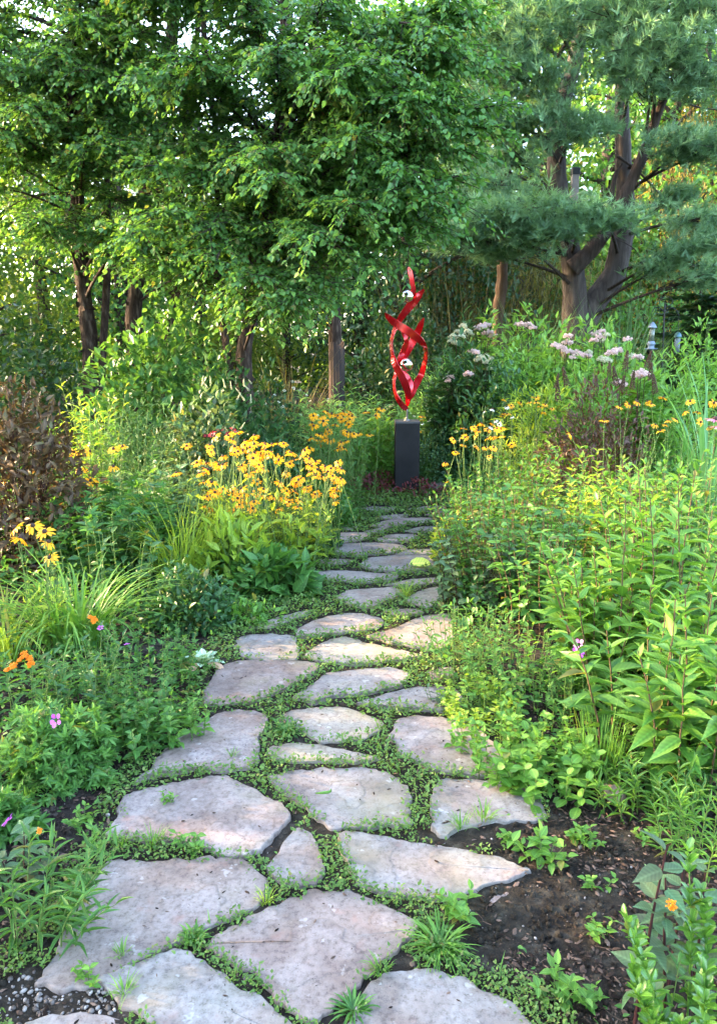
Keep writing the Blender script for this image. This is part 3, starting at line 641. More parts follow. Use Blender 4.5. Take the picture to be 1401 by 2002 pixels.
# pine
def pine():
    r = rg(31); Y = 12.2; base = pt(1130, 700, Y); base[2] = 0
    t = thing('pine_tree', 'large forked white pine with two thick trunks and blue green needles', 'tree', tuple(base))
    A = lambda x, y, Yy=Y: pt(x, y, Yy) - base
    sc = 1 / 1512. * 12.3
    b = Buf()
    T1 = trunk_tube(b, [np.array([0, 0, -.1]), A(1124, 700), A(1122, 640), A(1120, 560), A(1108, 470), A(1085, 350), A(1092, 220), A(1118, 120), A(1135, 0), A(1140, -250), A(1140, -600)], [.27, .23, .21, .175, .15, .14, .125, .105, .09, .06, .03], r, 18, 70, .025)
    put('trunk', b, B_PINE, t)
    b = Buf(); T2 = trunk_tube(b, [A(1128, 660), A(1160, 592, Y + .1), A(1200, 530, Y + .1), A(1220, 430), A(1217, 330), A(1213, 200), A(1220, 100), A(1235, -50), A(1240, -350)], [.2, .19, .175, .15, .12, .10, .09, .07, .03], r, 16, 60, .025)
    put('trunk', b, B_PINE, t)
    b = Buf(); T3 = trunk_tube(b, [A(1118, 525, Y - .25), A(1150, 492, Y - .3), A(1190, 440, Y - .4), A(1225, 370, Y - .5), A(1262, 280, Y - .6), A(1300, 180, Y - .7), A(1340, 120, Y - .8), A(1390, 90, Y - .9)], [.13, .12, .10, .085, .075, .06, .045, .025], r, 12, 50, .04)
    put('limb', b, B_LIMB, t)
    bb, bn = Buf(), Buf(); tf = [tuft_tpl(18, s, .68, .032) for s in (1, 2, 3)]
    # plates of foliage: picture position of the tip end, depth, width, count
    plates = [(985, 420, 11.0, .9), (930, 440, 11.2, .8), (1060, 410, 10.9, .9), (1140, 430, 10.9, .7), (1185, 432, 11.0, .5), (960, 360, 11.4, .7), (1010, 470, 11.2, .6), (900, 395, 11.8, .7), (880, 470, 11.6, .5), (1080, 455, 11.0, .5),
              (985, 240, 11.4, .7), (1060, 225, 11.3, .6), (1120, 262, 11.2, .45), (1165, 240, 11.2, .35), (1010, 300, 11.6, .45), (930, 215, 11.6, .55), (915, 305, 12.2, .5),
              (960, 60, 11.2, .8), (1020, 85, 11.1, .8), (1070, 25, 11.1, .8), (1010, 150, 11.2, .7), (960, 135, 11.6, .6), (940, 0, 11.4, .8), (1060, 165, 11.2, .5), (1080, -60, 11.4, .9), (1000, -80, 11.4, .9), (1170, 25, 11.2, .6),
              (1205, 40, 10.8, .8), (1250, 90, 10.7, .8), (1290, 25, 10.7, .8), (1330, 90, 10.6, .8), (1370, 30, 10.6, .8), (1275, 150, 10.8, .6), (1390, 140, 10.7, .7), (1200, -40, 11.0, .8), (1320, -60, 10.8, .9), (1410, -20, 10.6, .9), (1220, 130, 10.9, .4), (1350, 170, 10.9, .5),
              (1360, 275, 10.9, .6), (1400, 290, 10.8, .7), (1330, 300, 11.2, .4), (1310, 390, 11.6, .4), (1365, 430, 11.0, .6), (1400, 470, 10.8, .6), (1330, 495, 11.0, .5), (1390, 540, 10.8, .5), (1290, 525, 11.4, .35), (960, 500, 11.8, .4)]
    for x, y, Yy, w in plates:
        p1 = A(x, y, Yy); C0 = T1 if x < 1170 else (T2 if x < 1290 else T3)
        p0 = on(T1 if x < 1170 else T2, max(1.2, p1[2] - r.uniform(.0, .6)))
        if x > 1260 and y < 200: p0 = T3[min(len(T3) - 1, int(np.clip((x - 1118) / 270., .3, 1) * 48))]
        C = limb_curve(p0, p1, .06, 9); tubes(bb, C[None], np.linspace(.032, .006, 9)[None], 5)
        pt_ = r.normal(0, .13); n = int(44 * w + 7); q = r.uniform(-.55, .45, n); dirn = nrm(p1 - p0); side = nrm(np.cross(dirn, [0, 0, 1.]))
        e = p1 + dirn * (q * w)[:, None] + side * (r.normal(0, .42, n) * w)[:, None] + np.array([0, 0, 1]) * (r.normal(0, .085, n) * w)[:, None]
        ci = C[r.integers(4, 9, n)]; u = np.linspace(0, 1, 4)[None, :, None]
        # foliage twigs, each ending in several tufts
        st = ci + (e - ci) * .25
        TW = st[:, None] + (e - st)[:, None] * u
        tubes(bb, TW, np.linspace(.008, .003, 4)[None].repeat(n, 0), 3)
        for k in range(5):
            o = e + r.normal(0, .12, (n, 3)) * np.array([1, 1, .5]); d = nrm(dirn * .6 + nrm(e - st) * .5 + r.normal(0, .5, (n, 3)) + np.array([0, 0, .35]))
            scatter(bn, tf[k % 3], o, d, r.normal(size=(n, 3)), r.uniform(.13, .18, n), r.uniform(.13, .18, n), np.clip(r.normal(.5 + pt_, .26, n), 0, 1))
    cr = put('crown', bn, M_PINE, t); put('branch', bb, B_LIMB, cr)
    # bare dead branches
    for pts, w in (([(1090, 260), (1040, 270), (1000, 290), (960, 320), (905, 270)], .03), ([(1050, 120), (1000, 130), (940, 180), (900, 200)], .035), ([(1085, 262), (1040, 290), (1015, 340)], .03), ([(1090, 110), (1140, 40), (1200, 20)], .03), ([(1205, 305), (1240, 330), (1280, 370), (1330, 430)], .022), ([(1095, 330), (1040, 240), (980, 270), (890, 285)], .025), ([(1300, 170), (1350, 205), (1401, 215)], .02), ([(1175, 452), (1230, 480), (1250, 500)], .012), ([(1190, 420), (1200, 350), (1215, 320)], .05)):
        bb = Buf(); C = curve([A(x, y, Y - .35) for x, y in pts], 16); tubes(bb, C[None], np.linspace(w, w * .3, 16)[None], 6); put('dead_branch', bb, B_LIMB, t)
pine()

# slim bare trunk between
def slim():
    r = rg(41); Y = 12.6; base = pt(975, 700, Y); base[2] = 0
    t = thing('young_tree', 'slim bare brown tree trunk standing behind the pink joe-pye flowers', 'tree', tuple(base))
    b = Buf(); C = trunk_tube(b, [(0, 0, -.1)] + [pt(x, y, Y) - base for x, y in ((974, 640), (980, 560), (984, 480), (990, 300), (1000, 50))], [.10, .09, .085, .075, .06], r, 12)
    put('trunk', b, bark_mat('slim bark', (.035, .022, .014), (.12, .078, .05), (18, 18, 2), .6), t)
    bl, bb = Buf(), Buf()
    broadleaf(bb, bl, [(on(C, z), np.array([r.uniform(-1.5, 1.5), r.uniform(-.3, 1.2), z + r.uniform(0, .6)])) for z in r.uniform(3.6, 6.5, 16)], r, OV6, .09, .07, ntw=20)
    cr = put('crown', bl, M_FAR, t); put('branch', bb, B_LIMB, cr)
slim()

# far trees
def far_tree_parts(seed, H, R, n, L, mat, zlo=.12):
    r = rg(seed); bw = Buf(); C = trunk_tube(bw, [(0, 0, -.2), (.1, 0, H * .3), (-.1, .1, H * .6), (0, 0, H * .9)], [.22, .17, .12, .04], r, 10, 24)
    bl = Buf(); limbs = []
    for k in range(26):
        z = r.uniform(zlo, .95) * H; a = r.uniform(0, 2 * pi); rr = R * r.uniform(.5, 1.05) * (1.1 - .75 * abs(z / H - .45))
        p1 = np.array([rr * cos(a), rr * sin(a), z + r.uniform(-.2, .8)]); p0 = on(C, max(.3, z - .5)); limbs.append((p0, p1))
        tubes(bw, limb_curve(p0, p1, .1)[None], np.linspace(.05, .01, 9)[None], 5)
        m = n // 26; q = r.normal(0, 1, (m, 3)); q = nrm(q) * (r.random((m, 1)) ** .4) * np.array([1.15, 1.15, .75]) * R * .42
        tt = r.uniform(.45, 1.0, (m, 1)); pos = p0 * (1 - tt) + p1 * tt + q
        d = nrm(r.normal(0, 1, (m, 3)) + np.array([0, 0, -.5])); scatter(bl, OV6, pos, d, np.array([0, 0, 1.]) + r.normal(0, .6, (m, 3)), L * r.uniform(.6, 1.2, m), L * .75 * r.uniform(.6, 1.1, m), np.clip(r.normal(.45, .2, m) , 0, 1))
    return mesh('trunk', bw, B_LIMB), mesh('crown', bl, mat)
FARP = [far_tree_parts(51, 9.5, 2.6, 11000, .13, M_FAR), far_tree_parts(52, 8.0, 2.3, 10000, .13, M_MID), far_tree_parts(53, 11, 2.8, 11000, .14, M_FAR), far_tree_parts(54, 6.5, 2.2, 9000, .11, M_DARK), far_tree_parts(55, 10.5, 2.9, 14000, .13, M_MID, .50)]  # the last has a raised crown, shaped to let low sun pass under
def far_tree(label, px, Y, k, s=1, rz=0, z=0, group='trees beyond the garden'):
    p = pt(px, 700, Y); t = thing('background_tree', label, 'tree', (p[0], p[1], z), group, rz); t.scale = (s, s, s)
    tr, cr = FARP[k]; link('trunk', tr, t); link('crown', cr, t)
FT = [(-60, 17, 0, .95, 'sunlit yellow green tree seen beyond the straight flaking birch trunk at the picture edge'), (90, 21, 2, .85, 'low sunlit tree in the gap beside the straight flaking birch trunk'), (250, 18, 1, .95, 'mid green tree behind the thick birch trunk'),
      (400, 22, 0, .95, 'yellow green tree glimpsed between the two thin birch trunks'), (560, 20, 2, .55, 'light green tree in the gap beyond the leaning birch'), (700, 18, 3, .95, 'dark tree closing the view behind the shaggy birch'),
      (800, 16, 3, 1.15, 'dark leafy tree standing behind the red sculpture'), (900, 23, 1, 1.45, 'green tree behind the stand of bamboo'), (1040, 24, 2, 1.15, 'light green tree seen through the fork of the pine'),
      (1165, 21, 1, 1.4, 'leafy green tree showing between the two pine trunks'), (1290, 19, 1, 1.1, 'fresh green tree under the dark pine limb'), (1450, 24, 2, 1.0, 'tall sunlit tree beyond the bird feeders'), (1340, 25, 0, 1.2, 'sunlit tree behind the golden willow')]
for k, (px, Y, kind, s, lb) in enumerate(FT): far_tree(lb, px, Y, kind, s, k * 1.3)

def willow(label, px, Y, seed, zt, W, n, mat=None):
    r = rg(seed); p = pt(px, 700, Y); t = thing('willow_tree', label, 'tree', (p[0], p[1], 0), 'golden willows at the back')
    bw = Buf(); C = trunk_tube(bw, [(0, 0, -.1), (.1, 0, zt * .4), (0, .1, zt * .8), (.1, 0, zt)], [.3, .25, .15, .08], r, 10, 20)
    bl = Buf(); m = n; a = r.uniform(0, 2 * pi, m); rr = W * np.sqrt(r.random(m)); top = np.stack([rr * np.cos(a), rr * np.sin(a), zt * (1.0 - .35 * (rr / W) ** 2) + r.normal(0, .2, m)], 1)
    ln = r.uniform(.3, .75, m) * zt
    S = top[:, None] + np.array([0, 0, -1.]) * (ln[:, None] * np.linspace(0, 1, 5)[None])[..., None] + np.cumsum(r.normal(0, .04, (m, 5, 3)), 1) * np.array([1, 1, 0])
    tubes(bw, S, np.full((m, 5), .004), 3)
    for q in np.linspace(0, 1, 26):
        pos = top + np.array([0, 0, -1.]) * (ln * q)[:, None] + r.normal(0, .05, (m, 3)); d = np.array([0, 0, -1.]) + r.normal(0, .5, (m, 3))
        scatter(bl, LANCE6, pos, d, r.normal(size=(m, 3)), r.uniform(.10, .2, m), .03, np.clip(r.normal(.5, .2, m), 0, 1))
    put('trunk', bw, B_LIMB, t); put('crown', bl, mat or M_WILLOW, t)
M_WILLOW_LIT = G('sunlit gold willow leaf', (.16, .15, .02), (.42, .30, .06), trans=.5, vein=0)  # second willow leaf, coloured gold to carry the evening sun
willow('weeping willow coloured sunlit gold behind the pine limb', 1370, 19, 61, 7.5, 2.2, 420, M_WILLOW_LIT)
willow('weeping willow with thin tan strands behind the slim bare trunk', 1010, 17, 62, 4.0, 2.0, 320)
willow('weeping willow with brownish strands beside the shaggy birch', 860, 18, 63, 4.6, 1.6, 240)

# far wood that closes the horizon
r = rg(71); b = Buf(); m = 46000
ang = r.uniform(-1.0, 1.0, m); R = r.uniform(27, 36, m); h = r.random(m) ** 1.1 * (10.5 + 1.8 * np.sin(ang * 9) + 1.3 * np.sin(ang * 23 + 1))
pos = np.stack([R * np.sin(ang), R * np.cos(ang), h], 1)
scatter(b, OV6, pos, nrm(r.normal(size=(m, 3))), np.array([0, 0, 1.]) + r.normal(0, .7, (m, 3)), r.uniform(.25, .5, m), r.uniform(.2, .4, m), np.clip(r.normal(.5, .22, m), 0, 1))
tag(put('far_woods', b, M_FAR), 'far mass of woodland foliage behind the trees', 'woods', kind='stuff')

# unseen trees added out of view to block the sun, gaps left for patches
SH = [(-6.8, 2.7, 3, 1.0), (-7.0, .4, 0, .9), (-10.6, 4.2, 1, .9), (-13.8, 4.4, 2, .8), (-9.5, 1.0, 0, .9), (-12.5, 12.6, 2, .9), (-9.6, 11.6, 0, .9), (-8.9, 6.7, 4, 1.0), (-7.3, 5.2, 4, .82), (-12.6, 7.6, 4, 1.25), (-10.7, 14.6, 2, .95), (-13.2, 19.5, 0, 1.2), (-16.0, 15.0, 2, 1.0)]
for k, (x, y, kind, s) in enumerate(SH):
    t = thing('added_shade_tree', 'unseen leafy tree added beside the bed to shade the stone path', 'tree', (x, y, 0), 'unseen shade trees added beside the beds', k * 2.1); t.scale = (s, s, s)
    tr, cr = FARP[kind]; link('trunk', tr, t); link('crown', cr, t)

# ---------------------------------------------------------------- plant builders
def place(px, Y, top, base_px=None):
    """base point on the ground at depth Y under px, and the plant's height so that it reaches picture row top"""
    p = pt(px, top, Y)
    if p[2] < .13: Y = Y * (CAM_H - .13) / (CAM_H - p[2]); p = pt(px, top, Y)
    return np.array([p[0], Y, float(hgt(np.array(p[0]), np.array(Y)))]), p[2]
def px2m(w, Y): return w * (Y * cos(PITCH) + .3) / FPX
SIZE = {'mid': lambda t: .45 + .75 * np.sin(pi * np.clip(t, 0, 1) ** .8), 'down': lambda t: 1.15 - .75 * t, 'even': lambda t: 1 - .25 * t, 'up': lambda t: .6 + .5 * t}
def herb(seed, ns, r0, h, spread, nodes, arr, L, W, tpl, e0=-.1, e1=.6, start=.1, size='mid', sr=.004, hv=.2, lean=(0, 0), tint=(.45, .17), tiptint=.2, sq=1.0, bl=None, bs=None):
    r = rg(seed); bl = bl or Buf(); bs = bs or Buf()
    a = r.uniform(0, 2 * pi, ns); rr = r0 * np.sqrt(r.random(ns)); B = np.stack([rr * np.cos(a), sq * rr * np.sin(a), 0 * a], 1)
    H = h * (1 - hv * r.random(ns)) * (1 - .25 * (rr / max(r0, 1e-6)) ** 2 * (hv > .05)); out = np.stack([np.cos(a), np.sin(a), 0 * a], 1)
    off = out * (spread * h * (.3 + .7 * (rr / max(r0, 1e-6))))[:, None] + np.array([lean[0], lean[1], 0]) + r.normal(0, .05 * h, (ns, 3)) * np.array([1, 1, 0])
    K = 7; u = np.linspace(0, 1, K)[None, :, None]
    P = B[:, None] + off[:, None] * u ** 1.6 + np.array([0, 0, 1.]) * H[:, None, None] * u
    P += np.cumsum(r.normal(0, .006 * h, (ns, K, 3)), 1) * np.array([1, 1, 0])
    tubes(bs, P, sr * np.linspace(1, .4, K)[None].repeat(ns, 0), 4)
    per = {'alt': 1, 'opp': 2, 'whorl': 4, 'tri': 3}[arr]
    t = start + (1 - start) * (np.arange(nodes) + .6) / nodes
    t = np.clip(t[None] + r.normal(0, .25 / nodes, (ns, nodes)), 0.02, 1)
    ii = t * (K - 1); i0 = np.minimum(ii.astype(int), K - 2); f = (ii - i0)[..., None]
    idx = np.arange(ns)[:, None]; S = P[idx, i0] * (1 - f) + P[idx, i0 + 1] * f
    ph = r.uniform(0, 2 * pi, (ns, 1)) + np.arange(nodes)[None] * (2.4 if arr == 'alt' else pi / 2 if arr == 'opp' else .6)
    for k in range(per):
        az = ph + k * 2 * pi / per + r.normal(0, .25, (ns, nodes)); el = e0 + (e1 - e0) * t + r.normal(0, .22, (ns, nodes))
        d = np.stack([np.cos(az) * np.cos(el), np.sin(az) * np.cos(el), np.sin(el)], -1)
        s = SIZE[size](t) * r.uniform(.7, 1.15, (ns, nodes))
        up = np.array([0, 0, 1.]) + r.normal(0, .3, (ns, nodes, 3))
        tn = np.clip(r.normal(tint[0], tint[1], (ns, nodes)) + tiptint * (t - .5), 0, 1)
        scatter(bl, tpl, S.reshape(-1, 3), d.reshape(-1, 3), up.reshape(-1, 3), (L * s).ravel(), (W * s).ravel(), tn.ravel())
    return bl, bs, P[:, -1]
def mound(seed, rx, ry, h, n, L, W, tpl, nst=26, lump=.22, hang=.0, tint=(.45, .17), skirt=.15, bl=None, bs=None):
    r = rg(seed); bl = bl or Buf(); bs = bs or Buf()
    d = nrm(r.normal(size=(n, 3))); d[:, 2] = np.abs(d[:, 2]) * 1.1 - skirt; d = nrm(d)
    k = nrm(r.normal(size=(9, 3))); lm = sum(np.cos(6.5 * (d @ q) + i) for i, q in enumerate(k)) / 9 * 1.6
    rad = (1 + lump * lm) * r.random(n) ** .28
    pos = d * rad[:, None] * np.array([rx, ry, h]); pos[:, 2] = np.maximum(pos[:, 2], .015)
    ld = nrm(d * .8 + r.normal(0, .6, (n, 3)) + np.array([0, 0, .15 - hang])); up = d * .6 + np.array([0, 0, .8]) + r.normal(0, .35, (n, 3))
    s = r.uniform(.6, 1.15, n)
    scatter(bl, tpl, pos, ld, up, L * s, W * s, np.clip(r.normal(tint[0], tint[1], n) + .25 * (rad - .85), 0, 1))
    if nst:
        e = d[:nst] * np.array([rx, ry, h]) * .92; e[:, 2] = np.abs(e[:, 2]) + .1 * h; b0 = e * np.array([.15, .15, 0]); u = np.linspace(0, 1, 6)[None, :, None]
        P = b0[:, None] + (e - b0)[:, None] * np.concatenate([u ** 1.4, u ** 1.4, u ** .8], -1)
        tubes(bs, P, np.linspace(.006, .002, 6)[None].repeat(nst, 0), 4)
    return bl, bs
def finish(name, label, cat, loc, bl, bs, lm, sm=M_STEM, group=None):
    t = thing(name, label, cat, tuple(loc), group)
    if bs.n: put('stem', bs, sm, t)
    put('foliage', bl, lm, t)
    return t
# flower meshes, shared
def daisy_mesh(seed, n, L, W, droop, mat):
    r = rg(seed); b = Buf(); a = np.arange(n) * 2 * pi / n + r.normal(0, .12, n); el = droop + r.normal(0, .14, n)
    d = np.stack([np.cos(a) * np.cos(el), np.sin(a) * np.cos(el), np.sin(el)], 1)
    scatter(b, PETAL, d * np.array([.007, .007, 0]), d, np.tile([0, 0, 1.], (n, 1)), L * r.uniform(.85, 1.08, n), W * r.uniform(.85, 1.1, n), np.clip(r.normal(.5, .2, n), 0, 1))
    return mesh('flower', b, mat)
def cone_mesh(rr, h):
    b = Buf(); lathe(b, [(rr * .6, -.004), (rr, .001), (rr * .95, h * .45), (rr * .6, h * .85), (rr * .15, h)], 10); return mesh('cone', b, M_CONE)
YF = [daisy_mesh(s, n, L, .0115, dr, M_YEL) for s, n, L, dr in ((1, 12, .034, -.10), (2, 11, .037, -.3), (3, 13, .034, -.05), (4, 12, .036, -.5))]
YC = cone_mesh(.0095, .013)
WF = [daisy_mesh(s, 11, .03, .010, dr, M_WHITE) for s, dr in ((5, -.3), (6, -.6))]
WC = cone_mesh(.011, .016)
MF = [daisy_mesh(s, 5, .020, .018, .25, M_MAG) for s in (7, 8)]
RF = [daisy_mesh(s, 16, .026, .006, .5, M_REDP) for s in (9, 10)]
def head_mesh(seed, R, h, n, fl, mat):
    r = rg(seed); b = Buf(); cl = 22
    c = r.normal(size=(cl, 3)); c = nrm(c); c[:, 2] = np.abs(c[:, 2]); c *= np.array([R * .75, R * .75, h * .7]) * r.uniform(.55, 1, (cl, 1))
    p = c[r.integers(0, cl, n)] + nrm(r.normal(size=(n, 3))) * R * .26 * r.random((n, 1)) ** .5
    scatter(b, OCT, p, r.normal(size=(n, 3)), r.normal(size=(n, 3)), fl * r.uniform(.6, 1.2, n), fl * r.uniform(.6, 1.2, n), np.clip(r.normal(.5, .22, n), 0, 1))
    return mesh('flower', b, mat)
PH = [head_mesh(s, .085, .075, 330, .016, M_PINKF) for s in (1, 2)]
CH = [head_mesh(s, .075, .07, 300, .017, M_CREAM) for s in (3, 4)]
OH = [head_mesh(s, .035, .02, 90, .013, M_ORANGE) for s in (5, 6)]
def spike_mesh(seed, L, R, n, fl, mat):
    r = rg(seed); b = Buf(); t = r.random(n); a = r.uniform(0, 2 * pi, n); rr = R * (1 - t * .75)
    p = np.stack([rr * np.cos(a), rr * np.sin(a), t * L], 1)
    scatter(b, OCT, p, r.normal(size=(n, 3)), r.normal(size=(n, 3)), fl, fl, np.clip(r.normal(.5, .2, n), 0, 1)); return mesh('flower', b, mat)
SPW = [spike_mesh(s, .15, .014, 110, .010, M_CREAM) for s in (1, 2)]
SPB = [spike_mesh(s, .30, .045, 230, .020, M_DRY) for s in (3, 4)]
def flowers(t, pts, meshes, r, cone=None, tilt=.35, face=(0, -.25, 1), scale=(.85, 1.15), stem=None):
    for p in pts:
        o = link('flower', meshes[r.integers(len(meshes))], t, tuple(p))
        f = nrm(np.array(face, float) + r.normal(0, tilt, 3)); f[2] = abs(f[2])
        o.rotation_euler = (math.acos(np.clip(f[2], -1, 1)), 0, math.atan2(f[0], -f[1])); s = r.uniform(*scale); o.scale = (s, s, s)
        if cone: link('flower_cone', cone, o)
def extra_stems(bs, pts, r, r0=.12, rad=.0022, z0=0.0):
    pts = np.asarray(pts, float)
    B = pts * np.array([.55, .55, 0]) + r.normal(0, r0 * .4, (len(pts), 3)) * np.array([1, 1, 0]); B[:, 2] = z0
    u = np.linspace(0, 1, 6)[None, :, None]; P = B[:, None] + (pts - B)[:, None] * np.concatenate([u ** 1.3, u ** 1.3, u], -1)
    tubes(bs, P, np.linspace(rad * 1.3, rad, 6)[None].repeat(len(pts), 0), 4)

def coneflowers(label, px, Y, fl_px, seed, leafmat, group='clumps of yellow black-eyed flowers', h=None, wid=.28, ns=26, leafL=.14, fs=1.0, meshes=None, cone=None, name='coneflower_plant', cat='flowering plant', depth=.22, leafh=.62):
    """a clump whose flowers stand at picture positions fl_px, spread a little in depth"""
    r = rg(seed); ys = [y for _, y in fl_px]; base, hh = place(px, Y, min(ys)); h = h or hh
    bl, bs, _ = herb(seed + 1, ns, wid, h * leafh, .12, 7, 'alt', leafL, leafL * .38, OV, e0=.1, e1=.75, size='down', sr=.003, hv=.35)
    bl, bs, _ = herb(seed + 2, ns, wid, h * .95, .10, 7, 'alt', leafL * .6, leafL * .17, LANCE, e0=.2, e1=.9, size='down', sr=.0028, hv=.4, bl=bl, bs=bs)
    pts = np.array([pt(x, y, Y + r.uniform(-depth, depth)) for x, y in fl_px]) - base
    extra_stems(bs, pts, r, wid)
    t = finish(name, label, cat, base, bl, bs, leafmat, group=group)
    flowers(t, pts, meshes or YF, r, cone or YC, scale=(1.05 * fs, 1.4 * fs))
    return t
def rnd_px(seed, n, xr, yr, top=None):
    r = rg(seed); out = []
    while len(out) < n:
        x, y = r.uniform(*xr), r.uniform(*yr)
        if top and y < top(x): continue
        out.append((x, y))
    return out

exec_rows = []
# ---------------------------------------------------------------- yellow coneflower clumps
def tri_top(x): return np.interp(x, [380, 420, 470, 560, 620, 680], [900, 850, 838, 862, 885, 905])
coneflowers('tall dense clump of orange yellow black-eyed flowers with sunlit lime leaves beside the path', 455, 5.45, rnd_px(1, 58, (385, 520), (842, 1000), tri_top) + [(345, 925), (365, 872), (455, 968), (520, 970), (385, 905), (410, 870)], 201, M_LIME, wid=.26, leafL=.2, ns=34, fs=.85)
coneflowers('dense clump of orange yellow black-eyed flowers spilling toward the path edge', 575, 5.75, rnd_px(2, 62, (500, 670), (862, 985), tri_top) + [(560, 960), (620, 965), (545, 995), (582, 992), (660, 905), (665, 940), (440, 1152)], 202, M_LIME, wid=.30, leafL=.16, ns=34, fs=.85)
coneflowers('clump of yellow black-eyed flowers just behind the largest clump, near the sculpture', 655, 7.6, rnd_px(3, 40, (605, 695), (797, 880)) + [(715, 805), (735, 812), (722, 850), (745, 800), (700, 848)], 203, M_MID, wid=.3, leafL=.12)
coneflowers('short spray of dark-eyed yellow flowers at the picture edge above the daylilies', 70, 3.9, [(95, 1060), (97, 1090), (30, 1032), (65, 1028), (88, 1040), (40, 1052)], 204, M_LIME, wid=.12, ns=14, leafL=.10)
coneflowers('few yellow black-eyed flowers scattered over the deep green leafy clump', 165, 5.6, [(145, 884), (176, 882), (158, 918), (178, 940), (222, 878), (240, 873), (5, 942), (222, 912)], 205, M_MID, wid=.22, ns=16)
coneflowers('yellow black-eyed flowers in front of the white flowered joe-pye plants', 1015, 7.4, rnd_px(6, 14, (980, 1080), (772, 815)), 206, M_LIME, fs=.72, wid=.28, ns=24)
coneflowers('low yellow black-eyed flowers leaning over the path end beyond the verge', 940, 6.6, rnd_px(7, 20, (905, 1000), (828, 880)) + [(875, 940), (890, 885), (955, 893), (885, 860), (870, 905)], 207, M_BRIGHT, fs=.72, wid=.28, ns=22, leafL=.12)
coneflowers('yellow black-eyed flowers in front of the brown dead plumes', 1255, 5.8, [(1245, 786), (1265, 785), (1272, 790), (1295, 778), (1228, 790), (1210, 795), (1115, 850), (1300, 830), (1320, 820), (1290, 842), (1280, 830), (1305, 822), (1180, 822)], 208, M_BRIGHT, fs=.72, wid=.3, ns=22, leafL=.12)
coneflowers('yellow black-eyed flowers at the far edge of the big leafy bed', 1350, 5.6, [(1348, 785), (1338, 805), (1362, 806), (1368, 825), (1394, 788), (1385, 835)], 209, M_BRIGHT, fs=.72, wid=.22, ns=14, leafL=.12)
coneflowers('white coneflowers with drooping petals just behind the pedestal', 850, 9.6, [(810, 812), (823, 818), (838, 822), (845, 812), (825, 828), (852, 822), (815, 830), (862, 830)], 210, M_MID, None, wid=.3, ns=20, leafL=.12, fs=.75, meshes=WF, cone=WC)
coneflowers('white coneflowers below the yellow flowers beside the verge', 965, 7.1, [(962, 800), (968, 822), (975, 830), (990, 795), (960, 835), (945, 805), (1000, 815)], 211, M_MID, None, wid=.22, ns=16, leafL=.12, fs=.65, meshes=WF, cone=WC)
coneflowers('two or three yellow flowers beside the pedestal top', 822, 9.2, [(818, 843), (825, 815), (812, 828)], 212, M_MID, wid=.14, ns=10, leafL=.1)
coneflowers('red bee balm flowers peeping over the yellow flower clump', 440, 6.6, [(418, 846), (430, 842), (415, 852), (455, 840), (462, 846), (405, 854), (446, 850)], 213, M_DEEP, None, wid=.2, ns=16, leafL=.09, meshes=RF, cone=None, name='bee_balm_plant')
coneflowers('pink coneflower at the picture edge over the big leafy stems', 1396, 4.2, [(1396, 820), (1410, 835)], 214, M_MID, None, wid=.08, ns=6, leafL=.1, meshes=[daisy_mesh(15, 12, .04, .012, -.4, G('pink petal', (.55, .16, .28), (.72, .3, .42), trans=.25, vein=0))], cone=WC)

# ---------------------------------------------------------------- beds, near side with the birches
def H_(name, label, px, Y, top, mat, seed, sm=M_STEM, cat='plant', group=None, fl=None, **k):
    base, h = place(px, Y, top)
    bl, bs, tips = herb(seed, k.pop('ns'), k.pop('r0'), h, k.pop('spread', .15), **k)
    t = finish(name, label, cat, base, bl, bs, mat, sm, group); return t, tips
def M_(name, label, px, Y, top, wpx, mat, seed, n, L, W, tpl, sm=M_STEM, cat='plant', group=None, depth=.8, zfrac=None, **k):
    base, h = place(px, Y, top); w = px2m(wpx, Y) / 2
    bl, bs = mound(seed, w, w * depth, h, n, L, W, tpl, **k)
    return finish(name, label, cat, base, bl, bs, mat, sm, group), h

t, tips = H_('butterfly_weed_plant', 'narrow-leaved butterfly weed arching over the big pale flagstone', 75, 1.85, 1635, M_MID, 301, ns=13, r0=.10, spread=.30, nodes=17, arr='alt', L=.085, W=.014, tpl=LANCE, e0=.0, e1=.7, size='even', sr=.0028, lean=(.07, -.02))
flowers(t, [pt(78, 1624, 1.8) - np.array(t.location)], OH, rg(1), scale=(.28, .3))
H_('dark_leaf_plant', 'small plant with dull purple leaves tucked behind the butterfly weed', 25, 2.05, 1620, M_PURGREEN, 302, M_STEMR, ns=6, r0=.07, nodes=6, arr='opp', L=.07, W=.04, tpl=OV, e0=-.2, e1=.3, size='even')
t, h = M_('geranium_plant', 'mounded geranium with small lobed leaves and one bright magenta flower on top', 105, 2.66, 1400, 235, M_GER, 303, 1150, .046, .046, LOBED, nst=40, lump=.3)
flowers(t, [pt(110, 1408, 2.55) - np.array(t.location)], MF, rg(2), scale=(1.0, 1.1))
t, h = M_('geranium_plant', 'low geranium by the bare soil with a magenta flower near the purple leaves', -10, 2.3, 1570, 150, M_MID, 304, 380, .05, .05, LOBED, nst=16)
flowers(t, [pt(17, 1605, 2.2) - np.array(t.location)], MF, rg(3), scale=(1.0, 1.1))
t, tips = H_('larkspur_plant', 'airy feathery plant with tiny mauve flowers between the daylilies and the path', 245, 3.35, 1225, M_MID, 305, ns=44, r0=.32, nodes=11, arr='alt', L=.05, W=.05, tpl=LOBED, e0=.0, e1=.6, size='down', sr=.0022)
flowers(t, [pt(248, 1260, 3.2) - np.array(t.location), pt(197, 1228, 3.3) - np.array(t.location)], MF, rg(4), scale=(.6, .7))
